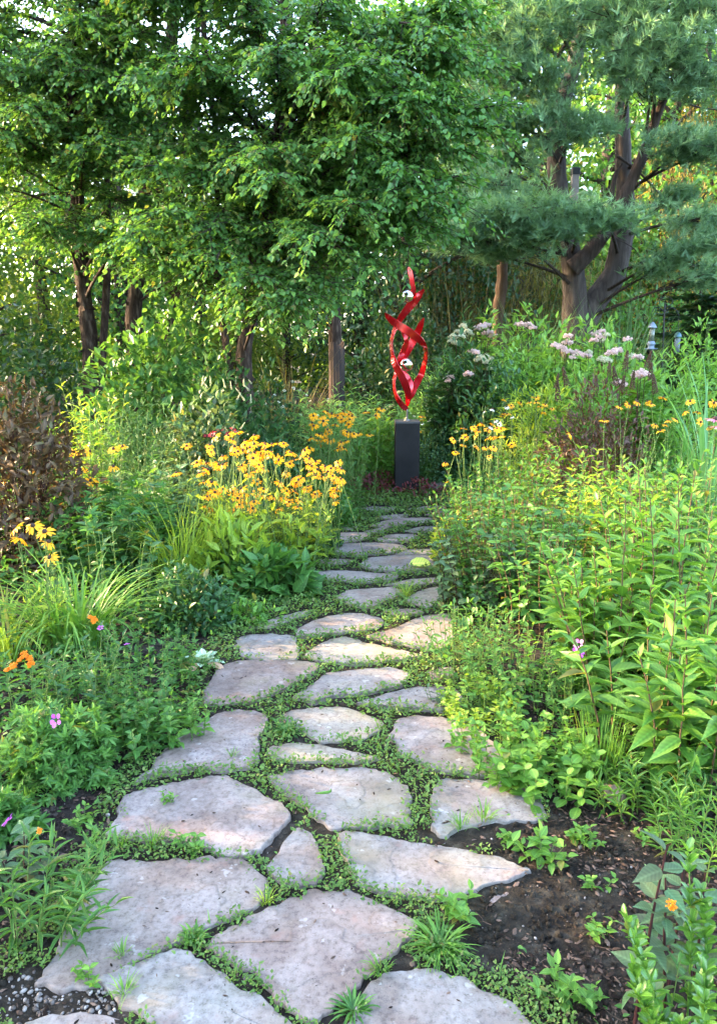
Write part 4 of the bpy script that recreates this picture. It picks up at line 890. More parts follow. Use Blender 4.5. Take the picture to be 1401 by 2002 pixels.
t, tips = H_('butterfly_weed_plant', 'butterfly weed with clusters of orange flowers below the daylilies', 50, 3.0, 1290, M_MID, 306, ns=16, r0=.16, nodes=13, arr='alt', L=.07, W=.018, tpl=LANCE, e0=.0, e1=.6, size='even', sr=.003)
flowers(t, [pt(x, y, 2.95) - np.array(t.location) for x, y in ((40, 1290), (58, 1287), (62, 1298), (48, 1280), (26, 1303), (15, 1310))], OH, rg(5), scale=(.45, .62))
t, tips = H_('butterfly_weed_plant', 'slender butterfly weed with one small orange flower in front of the daylily blades', 165, 3.1, 1215, M_DEEP, 307, ns=10, r0=.16, nodes=14, arr='alt', L=.06, W=.02, tpl=LANCE, e0=.0, e1=.6, size='even', sr=.003)
flowers(t, [pt(186, 1213, 3.1) - np.array(t.location), pt(178, 1208, 3.1) - np.array(t.location)], OH, rg(6), scale=(.45, .55))
H_('weed_plant', 'broad low weeds with oval leaves at the soil edge above the magenta flower', 270, 2.95, 1345, M_MID, 308, ns=34, r0=.20, nodes=6, arr='opp', L=.05, W=.03, tpl=OV, size='mid', sr=.0025)
H_('weed_plant', 'thin pale green weeds at the mulch edge next to the flared flagstone', 350, 2.98, 1370, M_BRIGHT, 309, ns=26, r0=.13, nodes=6, arr='alt', L=.045, W=.022, tpl=OV, size='mid', sr=.002)
def grassy(name, label, px, Y, top, n, wid, W, mat, seed, el=(1.0, 1.5), bend=(1.2, 2.2), cat='plant', group=None, lf=1.25, K=8, r0=None):
    r = rg(seed); base, h = place(px, Y, top); b = Buf(); r0 = r0 or wid * .3
    a = r.uniform(0, 2 * pi, n); rr = r0 * np.sqrt(r.random(n)); B = np.stack([rr * np.cos(a), rr * np.sin(a), 0 * a], 1)
    az = a + r.normal(0, .6, n)
    blades(b, B, az, r.uniform(*el, n), h * lf * r.uniform(.65, 1.1, n), W * r.uniform(.7, 1.15, n), r.uniform(*bend, n), np.clip(r.normal(.5, .2, n), 0, 1), K)
    t = thing(name, label, cat, tuple(base), group); put('foliage', b, mat, t); return t
grassy('daylily_plant', 'fountain-like clump of arching daylily blades at the bed front', 140, 3.9, 1130, 170, .5, .016, M_BRIGHT, 311, bend=(1.1, 2.3), lf=1.5)
grassy('daylily_plant', 'daylily blades spilling out at the picture edge beside the fountain-like clump', 5, 3.7, 1180, 70, .35, .014, M_LIME, 312, lf=1.4)
grassy('ornamental_grass', 'upright tuft of pale yellow green blades beside the tall yellow flowers', 345, 5.1, 985, 210, .5, .008, M_LIME, 313, el=(1.1, 1.55), bend=(.6, 1.9), lf=1.25)
M_('dark_shrub', 'small dark green leafy shrub in front of the pale grass tuft', 365, 4.3, 1112, 175, M_DEEP, 314, 1300, .055, .026, OV, nst=30)
M_('leafy_plant', 'broad paddle-leaved clump at the foot of the yellow flowers by the path', 535, 4.95, 1085, 160, M_MID, 315, 240, .15, .075, OVS, nst=10, hang=.1, skirt=.1)
M_('leafy_plant', 'low bright leafy weed in front of the paddle leaves', 480, 4.55, 1175, 110, M_BRIGHT, 316, 260, .05, .028, OV, nst=12)
M_('leafy_plant', 'leaves coloured sunlit lime green low in the yellow flower clump', 455, 5.05, 1000, 150, M_LIME, 317, 240, .12, .045, LANCE, nst=16, hang=-.5)
base, h = place(395, 3.72, 1255); b = Buf(); r = rg(318); n = 11
az = np.arange(n) * 2.4; el = np.linspace(.15, 1.2, n)
scatter(b, ROUND, np.zeros((n, 3)), np.stack([np.cos(az) * np.cos(el), np.sin(az) * np.cos(el), np.sin(el)], 1), np.tile([0, 0, 1.], (n, 1)), .11 * (1.1 - .35 * el), .045, r.random(n))
t = thing('lambs_ear_plant', 'silvery woolly rosette at the corner of the dark-stained flagstone', 'plant', tuple(base)); put('foliage', b, M_SILVER, t)
bb = Buf(); scatter(bb, ROUND, np.array([[.03, -.03, .015], [-.02, -.04, .02]]), np.array([[.8, -.4, -.05], [-.2, -.7, -.1]]), np.tile([0, 0, 1.], (2, 1)), .10, .05, np.array([.9, .7]))
put('withered_leaf', bb, G('withered tan leaf', (.30, .17, .10), (.48, .30, .18), trans=.2), t)
H_('leafy_plant', 'deep green leafy clump with divided leaves beside the bronze shrub', 215, 5.3, 925, M_MID, 320, ns=46, r0=.42, nodes=9, arr='alt', L=.13, W=.13, tpl=LOBED, e0=-.1, e1=.5, size='mid', sr=.004)
H_('leafy_plant', 'dark leafy clump under the divided-leaf plant beyond the daylilies', 210, 4.75, 1010, M_DEEP, 321, ns=40, r0=.40, nodes=8, arr='alt', L=.09, W=.05, tpl=OV, e0=-.2, e1=.4, size='even', sr=.004)
H_('leafy_plant', 'bluish green clump with toothed leaves between the fine mound and the yellow flowers', 320, 5.8, 880, M_BLUE, 322, ns=36, r0=.34, nodes=8, arr='opp', L=.10, W=.045, tpl=LANCE, e0=-.1, e1=.5, size='mid', sr=.003)
M_('feathery_plant', 'fine feathery green mound below the tall yellowish tips', 265, 6.5, 808, 230, M_BLUE, 323, 3200, .07, .012, PINN, nst=40)
M_('bronze_shrub', 'bronze brown leafy shrub at the picture edge behind the daylilies', 25, 5.3, 765, 300, M_BRONZE, 324, 4200, .085, .032, LANCE, sm=M_STEMR, nst=60, lump=.15, cat='shrub')
H_('goldenrod_plant', 'tall stems with bright yellow green tips in front of the hydrangea shrub', 165, 6.6, 708, M_LIME, 325, ns=13, r0=.16, nodes=22, arr='alt', L=.12, W=.020, tpl=LANCE, e0=-.1, e1=.8, size='even', sr=.004, spread=.06, hv=.25)
H_('goldenrod_plant', 'leafy goldenrod stems filling in under the bright yellow green tips', 190, 6.2, 770, M_BRIGHT, 326, ns=30, r0=.30, nodes=16, arr='alt', L=.10, W=.022, tpl=LANCE, e0=-.2, e1=.7, size='even', sr=.004, spread=.08)
M_('hydrangea_shrub', 'large rounded green hydrangea shrub under the birches', 310, 7.9, 632, 320, M_BED2, 327, 5600, .105, .06, OV, nst=60, lump=.18, cat='shrub', tint=(.5, .2))
t, h = M_('summersweet_shrub', 'dark green shrub with upright cream flower spikes beside the hydrangea', 430, 7.3, 700, 200, M_DEEP, 328, 2100, .085, .045, OV, nst=40, cat='shrub', lump=.2)
flowers(t, [pt(x, y, 7.0 + .3 * math.sin(x)) - np.array([0, 0, .06]) - np.array(t.location) for x, y in ((405, 745), (412, 735), (430, 760), (440, 745), (452, 748), (460, 738), (468, 755), (476, 742), (486, 750), (492, 738), (463, 768), (478, 770), (490, 775), (447, 772), (470, 825), (395, 740))], SPW, rg(8), tilt=.35, face=(0, -.1, 1), scale=(.4, .65))
M_('leafy_plant', 'dark purplish leafy plant under the cream-spiked shrub', 390, 6.9, 790, 200, M_PURGREEN, 329, 1500, .09, .05, OV, nst=30)
M_('leafy_plant', 'dark grey green leafy mound between the cream spikes and the far yellow flowers', 520, 7.2, 800, 150, M_DEEP, 330, 1100, .09, .035, LANCE, nst=30)
t, tips = H_('fleabane_plant', 'wispy plant with tiny white flowers before the weathered post', 575, 8.3, 735, M_BLUE, 331, ns=34, r0=.35, nodes=10, arr='alt', L=.07, W=.016, tpl=LANCE, e0=.1, e1=.7, size='down', sr=.003)
flowers(t, tips[:26], [daisy_mesh(31, 9, .012, .006, .1, M_WHITE)], rg(9), scale=(.8, 1.2))
H_('willow_leaf_plant', 'tall plant with long drooping narrow leaves in front of the weathered post', 640, 9.2, 745, M_BED, 332, ns=44, r0=.50, nodes=16, arr='alt', L=.19, W=.028, tpl=LANCE, e0=-.2, e1=.7, size='mid', sr=.004)
H_('willow_leaf_plant', 'tall narrow-leaved plants massed behind the lower half of the sculpture', 725, 10.0, 735, M_BED, 333, ns=54, r0=.60, nodes=16, arr='alt', L=.20, W=.026, tpl=LANCE, e0=-.2, e1=.7, size='mid', sr=.004)
M_('feathery_plant', 'fine needle-leaved green mass just behind the red ribbons', 860, 10.2, 725, 220, M_BED, 334, 4200, .11, .014, PINN, nst=60, lump=.2)
M_('leafy_plant', 'low bright green mound beside the pedestal on the yellow flower side', 715, 9.2, 868, 150, M_BANK, 335, 1100, .07, .04, OV, nst=20)
M_('leafy_plant', 'grey green fine-leaved mound beside the pedestal on the verge side', 860, 9.4, 845, 130, M_BLUE, 336, 2000, .05, .02, LANCE6, nst=20)
M_('leafy_plant', 'green bushy plant behind the scattered far yellow flowers', 740, 9.0, 815, 110, M_BRIGHT, 337, 800, .09, .05, OV, nst=20)
M_('hosta_plant', 'few paddle-shaped leaves at the bed edge before the pedestal', 655, 7.2, 985, 60, M_BRIGHT, 338, 34, .13, .075, ROUND, nst=8, hang=.1)
M_('leafy_plant', 'shadowy low leaves at the bed edge below the yellow flowers', 610, 6.1, 1035, 110, M_DEEP, 339, 520, .07, .035, OV, nst=14)
M_('leafy_plant', 'small leafy filler along the path under the spilling yellow flowers', 640, 6.9, 940, 120, M_MID, 340, 700, .06, .03, OV, nst=14)
M_('sedum_plant', 'dark red sedum at the pedestal foot on the bed side', 733, 8.62, 922, 105, M_PURPLE, 341, 700, .035, .024, ROUND, nst=20)
M_('sedum_plant', 'dark red sedum hiding the verge-side corner of the pedestal foot', 822, 8.42, 938, 95, M_PURPLE, 342, 480, .035, .024, ROUND, nst=16)
M_('hanging_shrub', 'dark shrub with light hanging leaves at the picture edge behind the bronze shrub', 25, 8.8, 590, 220, M_DARK, 343, 2600, .10, .065, OV6, nst=30, cat='shrub', hang=.5)
M_('dark_shrub', 'broad dark shrub in shade beneath the straight birch trunk', 70, 9.6, 680, 330, M_DARK, 344, 2600, .10, .05, OV6, nst=30, cat='shrub')
M_('dark_shrub', 'tall dark shrub in deep shade right behind the sculpture', 790, 12.2, 585, 260, M_DARK, 345, 4200, .11, .07, OV6, nst=40, cat='shrub')
grassy('ornamental_grass', 'tuft of tan sunlit grass in the shade between birch and post', 560, 10.2, 700, 120, .9, .010, G('tan grass', (.16, .15, .05), (.34, .28, .10), trans=.35, vein=0), 346, el=(1.1, 1.5), bend=(.5, 1.6))
M_('dark_shrub', 'low dark bush between the tan grass and the far yellow flowers', 525, 9.0, 720, 140, M_DARK, 347, 1200, .09, .05, OV6, nst=20, cat='shrub')

# ---------------------------------------------------------------- beds on the joe-pye side
def joepye(label, px, Y, top, wpx, mat, seed, heads, meshes, ns=30, L=.17, W=.055, sm=M_STEMR, name='joe_pye_plant', r0=None):
    base, h = place(px, Y, top); w = px2m(wpx, Y) / 2
    bl, bs, tips = herb(seed, ns, r0 or w * .7, h * .97, .10, 13, 'tri', L, W, LANCE, e0=-.25, e1=.55, size='even', sr=.005, hv=.3, start=.2)
    mound(seed + 50, w * .95, w * .7, h * 1.0, int(1500 * wpx / 130), L * .85, W, LANCE, nst=0, lump=.25, hang=.1, bl=bl, bs=bs, tint=(.5, .2))
    pts = np.array([pt(x, y, Y - .25 + .25 * math.sin(x * 3)) for x, y in heads]) - base
    r = rg(seed); extra_stems(bs, pts, r, w * .4, .003)
    t = finish(name, label, 'flowering plant', base, bl, bs, mat, sm, 'joe-pye weeds and bonesets')
    for k, p in enumerate(pts):
        ms = meshes[k % len(meshes)] if isinstance(meshes, list) else meshes
        o = link('flower', ms, t, tuple(p)); s = r.uniform(.65, 1.05); o.scale = (s * 1.05, s, s); o.rotation_euler = (0, 0, r.uniform(0, 6))
    return t
joepye('dark leaved joe-pye plant topped by a large cream flower head', 905, 10.6, 650, 130, M_DEEP, 401, [(893, 650), (905, 640), (912, 650), (885, 660), (900, 660), (918, 655), (890, 672), (880, 668)], CH)
joepye('dark leaved plant with cream flowers below the large cream head, toward the sculpture', 930, 10.0, 695, 130, M_DEEP, 402, [(940, 700), (950, 710), (955, 722), (945, 715), (935, 705), (960, 705), (950, 698)], CH)
joepye('joe-pye plant with dusty pink domes beside the slim bare trunk', 945, 11.0, 640, 110, M_BANK, 403, [(940, 640), (950, 638), (955, 652), (945, 655), (962, 658), (930, 645)], PH)
joepye('dark joe-pye plant with small mauve domes nearest the sculpture', 895, 9.6, 690, 110, M_DEEP, 404, [(922, 688), (930, 692), (915, 732), (880, 740), (876, 745), (912, 735)], PH, ns=26)
joepye('broad fresh green joe-pye mass with one pink dome at its crest', 1035, 10.4, 640, 190, M_BANK, 405, [(1020, 637), (1032, 636), (1040, 642), (1010, 636)], PH, ns=48, L=.15)
M_('summersweet_shrub', 'green shrub dotted with pale spikes in the middle of the joe-pye bank', 1050, 9.6, 680, 240, M_BANK, 406, 3200, .085, .04, OV, nst=50, cat='shrub')
M_('leafy_plant', 'dark glossy leafy mound below the pale spikes', 985, 9.0, 735, 190, M_DEEP, 407, 2000, .085, .04, OV, nst=40)
joepye('joe-pye plant with a long bank of faded pink flowers', 1105, 9.8, 672, 200, M_BANK, 408, [(1085, 678), (1095, 682), (1105, 688), (1115, 690), (1125, 692), (1135, 695), (1145, 698), (1110, 660), (1108, 672), (1150, 700), (1120, 700)], PH, ns=40, L=.15)
joepye('joe-pye plant with a flat pink head below the forked pine', 1175, 10.0, 652, 120, M_BANK, 409, [(1165, 655), (1175, 650), (1185, 656), (1172, 660), (1160, 668), (1180, 668)], PH + [CH[0]], ns=30)
joepye('bright green joe-pye plant with flat pinkish heads near the bird feeder', 1205, 9.0, 690, 150, M_BANK, 410, [(1195, 692), (1205, 688), (1185, 706), (1175, 705), (1225, 665), (1245, 702), (1230, 698), (1150, 690)], PH + CH, ns=36, L=.15)
joepye('joe-pye plant with the pink dome nearest the brown dead plumes', 1255, 7.4, 728, 110, M_BRIGHT, 411, [(1252, 733), (1260, 735), (1246, 737), (1215, 755), (1210, 752)], PH, ns=24, L=.14)
M_('leafy_plant', 'yellow green leafy clump between the joe-pye bank and the yellow flowers', 1060, 8.2, 745, 170, M_LIME, 412, 1700, .11, .024, LANCE, nst=40)
M_('leafy_plant', 'bright green narrow-leaved clump before the pale flowers', 1150, 8.4, 720, 200, M_BANK, 413, 2400, .12, .026, LANCE, nst=50)
M_('leafy_plant', 'green leafy clump below the bird feeders', 1290, 8.6, 700, 200, M_BANK, 414, 2200, .12, .03, LANCE, nst=50)
t, h = M_('astilbe_plant', 'brown withered astilbe with dead plumes above green stems', 1165, 6.9, 768, 230, M_DRY, 415, 3400, .075, .022, LANCE, sm=M_STEMB, nst=60, lump=.25)
flowers(t, [pt(x, y, 6.7) - np.array(t.location) for x, y in ((1085, 760), (1108, 755), (1190, 735), (1205, 755), (1220, 725), (1235, 760), (1262, 720), (1270, 745), (1165, 765), (1280, 770), (1215, 765), (1090, 785))], SPB, rg(12), tilt=.2, face=(0, 0, 1), scale=(.35, .6))
grassy('iris_plant', 'tall broad grassy blades at the picture edge before the dark evergreen', 1408, 7.2, 715, 32, .4, .03, M_BED, 416, el=(1.25, 1.55), bend=(.3, 1.2), lf=1.05)
M_('leafy_plant', 'fresh green bushy plant between the small feeder and the picture edge', 1375, 10.0, 645, 130, M_BANK, 417, 1500, .11, .04, OV, nst=40)
grassy('ornamental_grass', 'tall blue green grass at the foot of the forked pine', 1215, 11.8, 600, 260, 1.0, .022, M_BLUE, 418, el=(1.2, 1.55), bend=(.3, 1.3), lf=1.1)
grassy('ornamental_grass', 'blue green grass between the slim trunk and the pine', 1040, 12.0, 600, 200, 1.1, .02, M_BLUE, 419, el=(1.2, 1.55), bend=(.3, 1.3), lf=1.1)
CANE = G('cane leaf', (.022, .030, .012), (.085, .072, .034), trans=.2, vein=0)
grassy('bamboo_grass', 'stand of tall thin tan and green canes behind the sculpture', 905, 14.0, 470, 170, 2.6, .010, CANE, 420, el=(1.38, 1.57), bend=(.0, .6), lf=1.0, r0=1.2)
grassy('bamboo_grass', 'tan canes behind the forked pine trunks', 1150, 15.0, 480, 110, 2.6, .010, CANE, 421, el=(1.38, 1.57), bend=(.0, .6), lf=1.0, r0=1.5)
M_('dark_shrub', 'dark brush added to darken the view behind the tall canes and the slim bare trunk', 930, 15.6, 500, 330, M_DARK, 422, 3200, .13, .07, OV6, nst=30, cat='shrub')  # brush added to darken the gap behind the canes
M_('shade_shrub', 'mid green brush behind the forked pine trunks', 1150, 16.4, 520, 330, M_MID, 423, 2600, .14, .08, OV6, nst=30, cat='shrub')
M_('shade_shrub', 'mid green brush behind the dark evergreen and the feeders', 1320, 15.0, 560, 300, M_MID, 424, 2600, .13, .07, OV6, nst=30, cat='shrub')
def fir(label, px, Y, top, wpx, seed):
    r = rg(seed); base, h = place(px, Y, top); w = px2m(wpx, Y) / 2; t = thing('fir_tree', label, 'tree', tuple(base))
    bw, bn = Buf(), Buf(); tubes(bw, np.array([[(0, 0, 0), (0, 0, h * .5), (0, 0, h)]]), np.array([[.09, .06, .01]]), 8)
    for z in np.arange(.25, h, .16):
        for k in range(7):
            a = r.uniform(0, 2 * pi); L = w * (1.08 - z / h) * r.uniform(.75, 1.15) + .1; d = np.array([cos(a), sin(a), r.uniform(-.25, .1)])
            C = np.array([0, 0, z]) + d * np.linspace(0, L, 5)[:, None]; tubes(bw, C[None], np.linspace(.012, .003, 5)[None], 4)
            m = int(170 * L) + 10; u = r.uniform(.15, 1, m); s = np.cross(d, [0, 0, 1.]) * np.where(r.random(m) < .5, -1, 1)[:, None]
            p = np.array([0, 0, z]) + d * (u * L)[:, None]
            scatter(bn, LANCE6, p, d * .5 + s * .8 + r.normal(0, .15, (m, 3)), np.array([0, 0, 1.]) + r.normal(0, .2, (m, 3)), (.05 + .20 * L) * r.uniform(.5, 1.1, m) * (1.2 - u * .6), .045, np.clip(r.normal(.4, .2, m), 0, 1))
    put('trunk', bw, B_LIMB, t); put('crown', bn, M_DARK, t)
fir('dark evergreen with flat sweeping branches beyond the bird feeders', 1375, 12.4, 505, 380, 431)

# leafy middle ground of that bed
MIDS = [
 ('bushy green plant against the brown dead plumes', 1100, 6.2, 850, 190, M_BRIGHT, 1500, .08, .034, OV),
 ('green leafy plants rising behind the verge near the low yellow flowers', 985, 6.0, 880, 170, M_MID, 1500, .07, .034, OV),
 ('olive green clump of toothed leaves halfway along the verge', 1085, 5.3, 900, 190, M_MID, 1500, .08, .045, OV),
 ('tangle of yellowish leaves and dry stalks before the withered plumes', 1195, 5.4, 880, 190, M_LIME, 1200, .085, .03, LANCE),
 ('green leafy clump behind the big pointed-leaf stems', 1300, 5.0, 870, 220, M_BRIGHT, 1600, .09, .04, OV),
 ('leafy growth at the picture edge behind the big pointed-leaf stems', 1400, 4.8, 860, 160, M_MID, 1000, .09, .045, OV),
 ('small-leaved green bush overhanging the far path', 930, 5.6, 930, 120, M_MID, 1200, .055, .03, OV),
]
for k, (lb, px, Y, top, w, mat, n, L, W, tp) in enumerate(MIDS): H_('leafy_plant', lb, px, Y, top, mat, 500 + k, M_STEMB, ns=int(n / 36), r0=px2m(w, Y) / 2, nodes=17, arr=('alt', 'opp')[k % 2], L=L * (1.1 if k % 2 == 0 else .9), W=W, tpl=tp, e0=-.1, e1=.7, size='even', sr=.0035, hv=.4, start=.08, tint=(.45, .22))
M_('sunlit_plant', 'plant coloured sunlit lime green at the far path edge', 885, 5.75, 1005, 75, M_LIME, 511, 320, .075, .04, OV, nst=14)
H_('nettle_plant', 'dusky toothed-leaf plant with dark stems leaning over the sunlit flagstone', 935, 4.65, 1010, M_PURGREEN, 512, M_STEMR, ns=26, r0=.24, nodes=11, arr='opp', L=.07, W=.045, tpl=OV, e0=-.3, e1=.3, size='even', sr=.0035)
H_('nettle_plant', 'tall green toothed-leaf plant in the middle of the verge', 1020, 4.75, 935, M_MID, 513, M_STEMB, ns=40, r0=.34, nodes=13, arr='opp', L=.075, W=.045, tpl=OV, e0=-.3, e1=.3, size='even', sr=.004)
H_('nettle_plant', 'mid green toothed-leaf plant reaching up to the big pointed leaves', 1085, 4.3, 1000, M_MID, 514, M_STEMB, ns=30, r0=.26, nodes=11, arr='opp', L=.08, W=.045, tpl=OV, e0=-.3, e1=.3, size='even', sr=.004)
H_('weed_plant', 'fine grassy weeds below the dusky toothed-leaf plant', 925, 3.7, 1180, M_MID, 515, ns=50, r0=.24, nodes=8, arr='alt', L=.05, W=.018, tpl=LANCE, e0=.1, e1=.7, size='even', sr=.0022)
H_('weed_plant', 'low light green weeds under the purple flowered stem', 1010, 3.35, 1240, M_BRIGHT, 516, ns=60, r0=.34, nodes=7, arr='alt', L=.045, W=.024, tpl=OV, e0=.0, e1=.6, size='even', sr=.0022)
t, tips = H_('geranium_plant', 'slender stem with two purple flowers in front of the toothed-leaf plants', 1130, 3.05, 1255, M_MID, 517, ns=22, r0=.2, nodes=6, arr='alt', L=.05, W=.05, tpl=LOBED, size='down', sr=.002)
flowers(t, [pt(1131, 1260, 2.98) - np.array(t.location), pt(1129, 1276, 2.98) - np.array(t.location)], MF, rg(13), scale=(1, 1.15), face=(0, -1, .5))
H_('weed_plant', 'yellowish spreading weed at the verge by the wide grey flagstone', 1010, 2.8, 1400, M_BRIGHT, 518, ns=44, r0=.26, nodes=5, arr='tri', L=.04, W=.026, tpl=OV, e0=.0, e1=.5, size='even', sr=.002)
H_('weed_plant', 'round-leaved bright weed just behind the dark soil', 1085, 2.6, 1450, M_BRIGHT, 519, ns=26, r0=.2, nodes=5, arr='opp', L=.06, W=.04, tpl=ROUND, e0=.0, e1=.5, size='even', sr=.0025)
H_('weed_plant', 'sprawling weed beside the low arched flagstone', 945, 3.2, 1340, M_LIME, 520, ns=40, r0=.2, nodes=5, arr='tri', L=.035, W=.022, tpl=OV, e0=.0, e1=.5, size='even', sr=.002)
grassy('wispy_weed', 'wispy tuft of thin green stalks in front of the big pointed leaves', 1180, 2.65, 1370, 90, .25, .004, M_BRIGHT, 521, el=(1.2, 1.57), bend=(.0, .5), lf=1.0)
def bigstem(label, px, Y, top, ns, seed, r0=.2, L=.125, W=.040, mat=M_BRIGHT, lean=(0, 0)):
    H_('ironweed_plant', label, px, Y, top, mat, seed, M_STEMB, ns=ns, r0=r0, nodes=15, arr='opp', L=L, W=W, tpl=OVS, e0=-.1, e1=.75, size='mid', sr=.005, hv=.3, spread=.12, start=.06, lean=lean, group='big pointed-leaf stems', tint=(.42, .2), tiptint=.45)
bigstem('tall stems of large pointed leaves rising highest at the picture edge', 1330, 3.35, 905, 20, 531, .26)
bigstem('large pointed-leaf stems leaning toward the path', 1235, 3.3, 960, 15, 532, .22, lean=(-.06, 0))
bigstem('large pointed-leaf stems filling the picture edge low down', 1390, 2.6, 1110, 13, 533, .18)
bigstem('large pointed-leaf stems in front, drooping over the lance-leaved tufts', 1290, 2.75, 1150, 12, 534, .2, mat=M_MID)
bigstem('short pointed-leaf stems at the outer edge of the big-leaved clump', 1175, 3.3, 1085, 12, 535, .16, L=.12, W=.042)
H_('gayfeather_plant', 'tuft of short upright lance leaves at the soil edge', 1235, 2.47, 1500, M_BRIGHT, 541, ns=14, r0=.12, nodes=14, arr='alt', L=.075, W=.011, tpl=LANCE, e0=.1, e1=.9, size='even', sr=.003, spread=.25)
H_('gayfeather_plant', 'taller lance-leaved tuft below the big pointed leaves', 1320, 2.45, 1465, M_MID, 542, ns=16, r0=.14, nodes=16, arr='alt', L=.08, W=.013, tpl=LANCE, e0=.1, e1=.9, size='even', sr=.003, spread=.2)
H_('gayfeather_plant', 'narrow-leaved pale tuft standing in the mulch at the picture edge', 1375, 2.15, 1560, M_BRIGHT, 543, ns=12, r0=.11, nodes=16, arr='alt', L=.07, W=.009, tpl=LANCE, e0=.2, e1=.9, size='even', sr=.003, spread=.2)
# bottom corner
def cornerplants():
    def stalks(label, px, Y, top, seed, spots, hs):
        base, h = place(px, Y, top); t = thing('dark_stem_plant', label, 'plant', tuple(base)); bl = Buf()
        for k, (sp, q) in enumerate(zip(spots, hs)):
            b1, s1 = Buf(), Buf(); herb(seed + k, 1, .005, h * q, .06, 6, 'opp',   .085, .046, OVS, e0=-.05, e1=.25, size='even', sr=.0055, hv=.0, start=.3, bl=b1, bs=s1)
            o = np.array([*sp, 0.])
            for v in b1.v + s1.v: v += o
            put('stem', s1, M_STEMR, t); bl.add(np.concatenate(b1.v), np.concatenate(b1.l), np.concatenate(b1.t), np.concatenate(b1.a))
        put('foliage', bl, M_PURGREEN, t)
    stalks('dark purple-stemmed plant with dull toothed leaves by the bare soil', 1285, 1.50, 1650, 551, [(-.02, 0), (.06, .03), (.02, .08)], [1, .8, .65])
    stalks('dark purple-stemmed plant behind the orange flower at the picture edge', 1385, 1.62, 1690, 561, [(0, 0), (.07, -.04), (-.04, .06), (.03, .09)], [1, .85, .8, .6])
    base, h = place(1318, 1.46, 1770); bl, bs, tips = herb(553, 1, .01, h * .95, .05, 9, 'alt', .06, .014, LANCE, size='even', sr=.0025)
    t = finish('butterfly_weed_plant', 'butterfly weed with a single orange flower among dark purple stems', 'plant', base, bl, bs, M_MID)
    flowers(t, [pt(1312, 1769, 1.36) - base], OH, rg(3), face=(0, -1, .6), scale=(.38, .42))
    base, h = place(1405, 1.42, 1700)
    bl, bs, tips = herb(554, 13, .09, h, .22, 15, 'whorl', .046, .021, ROUND, e0=.3, e1=.9, size='even', sr=.0032, hv=.55, start=.25)
    finish('glossy_shrub', 'glossy bright green shrub with rounded leaves in the bottom corner', 'shrub', base, bl, bs, G('glossy leaf', (.045, .12, .02), (.11, .22, .035), trans=.3, rough=.25, spec=.6), M_BRIGHT)
cornerplants()

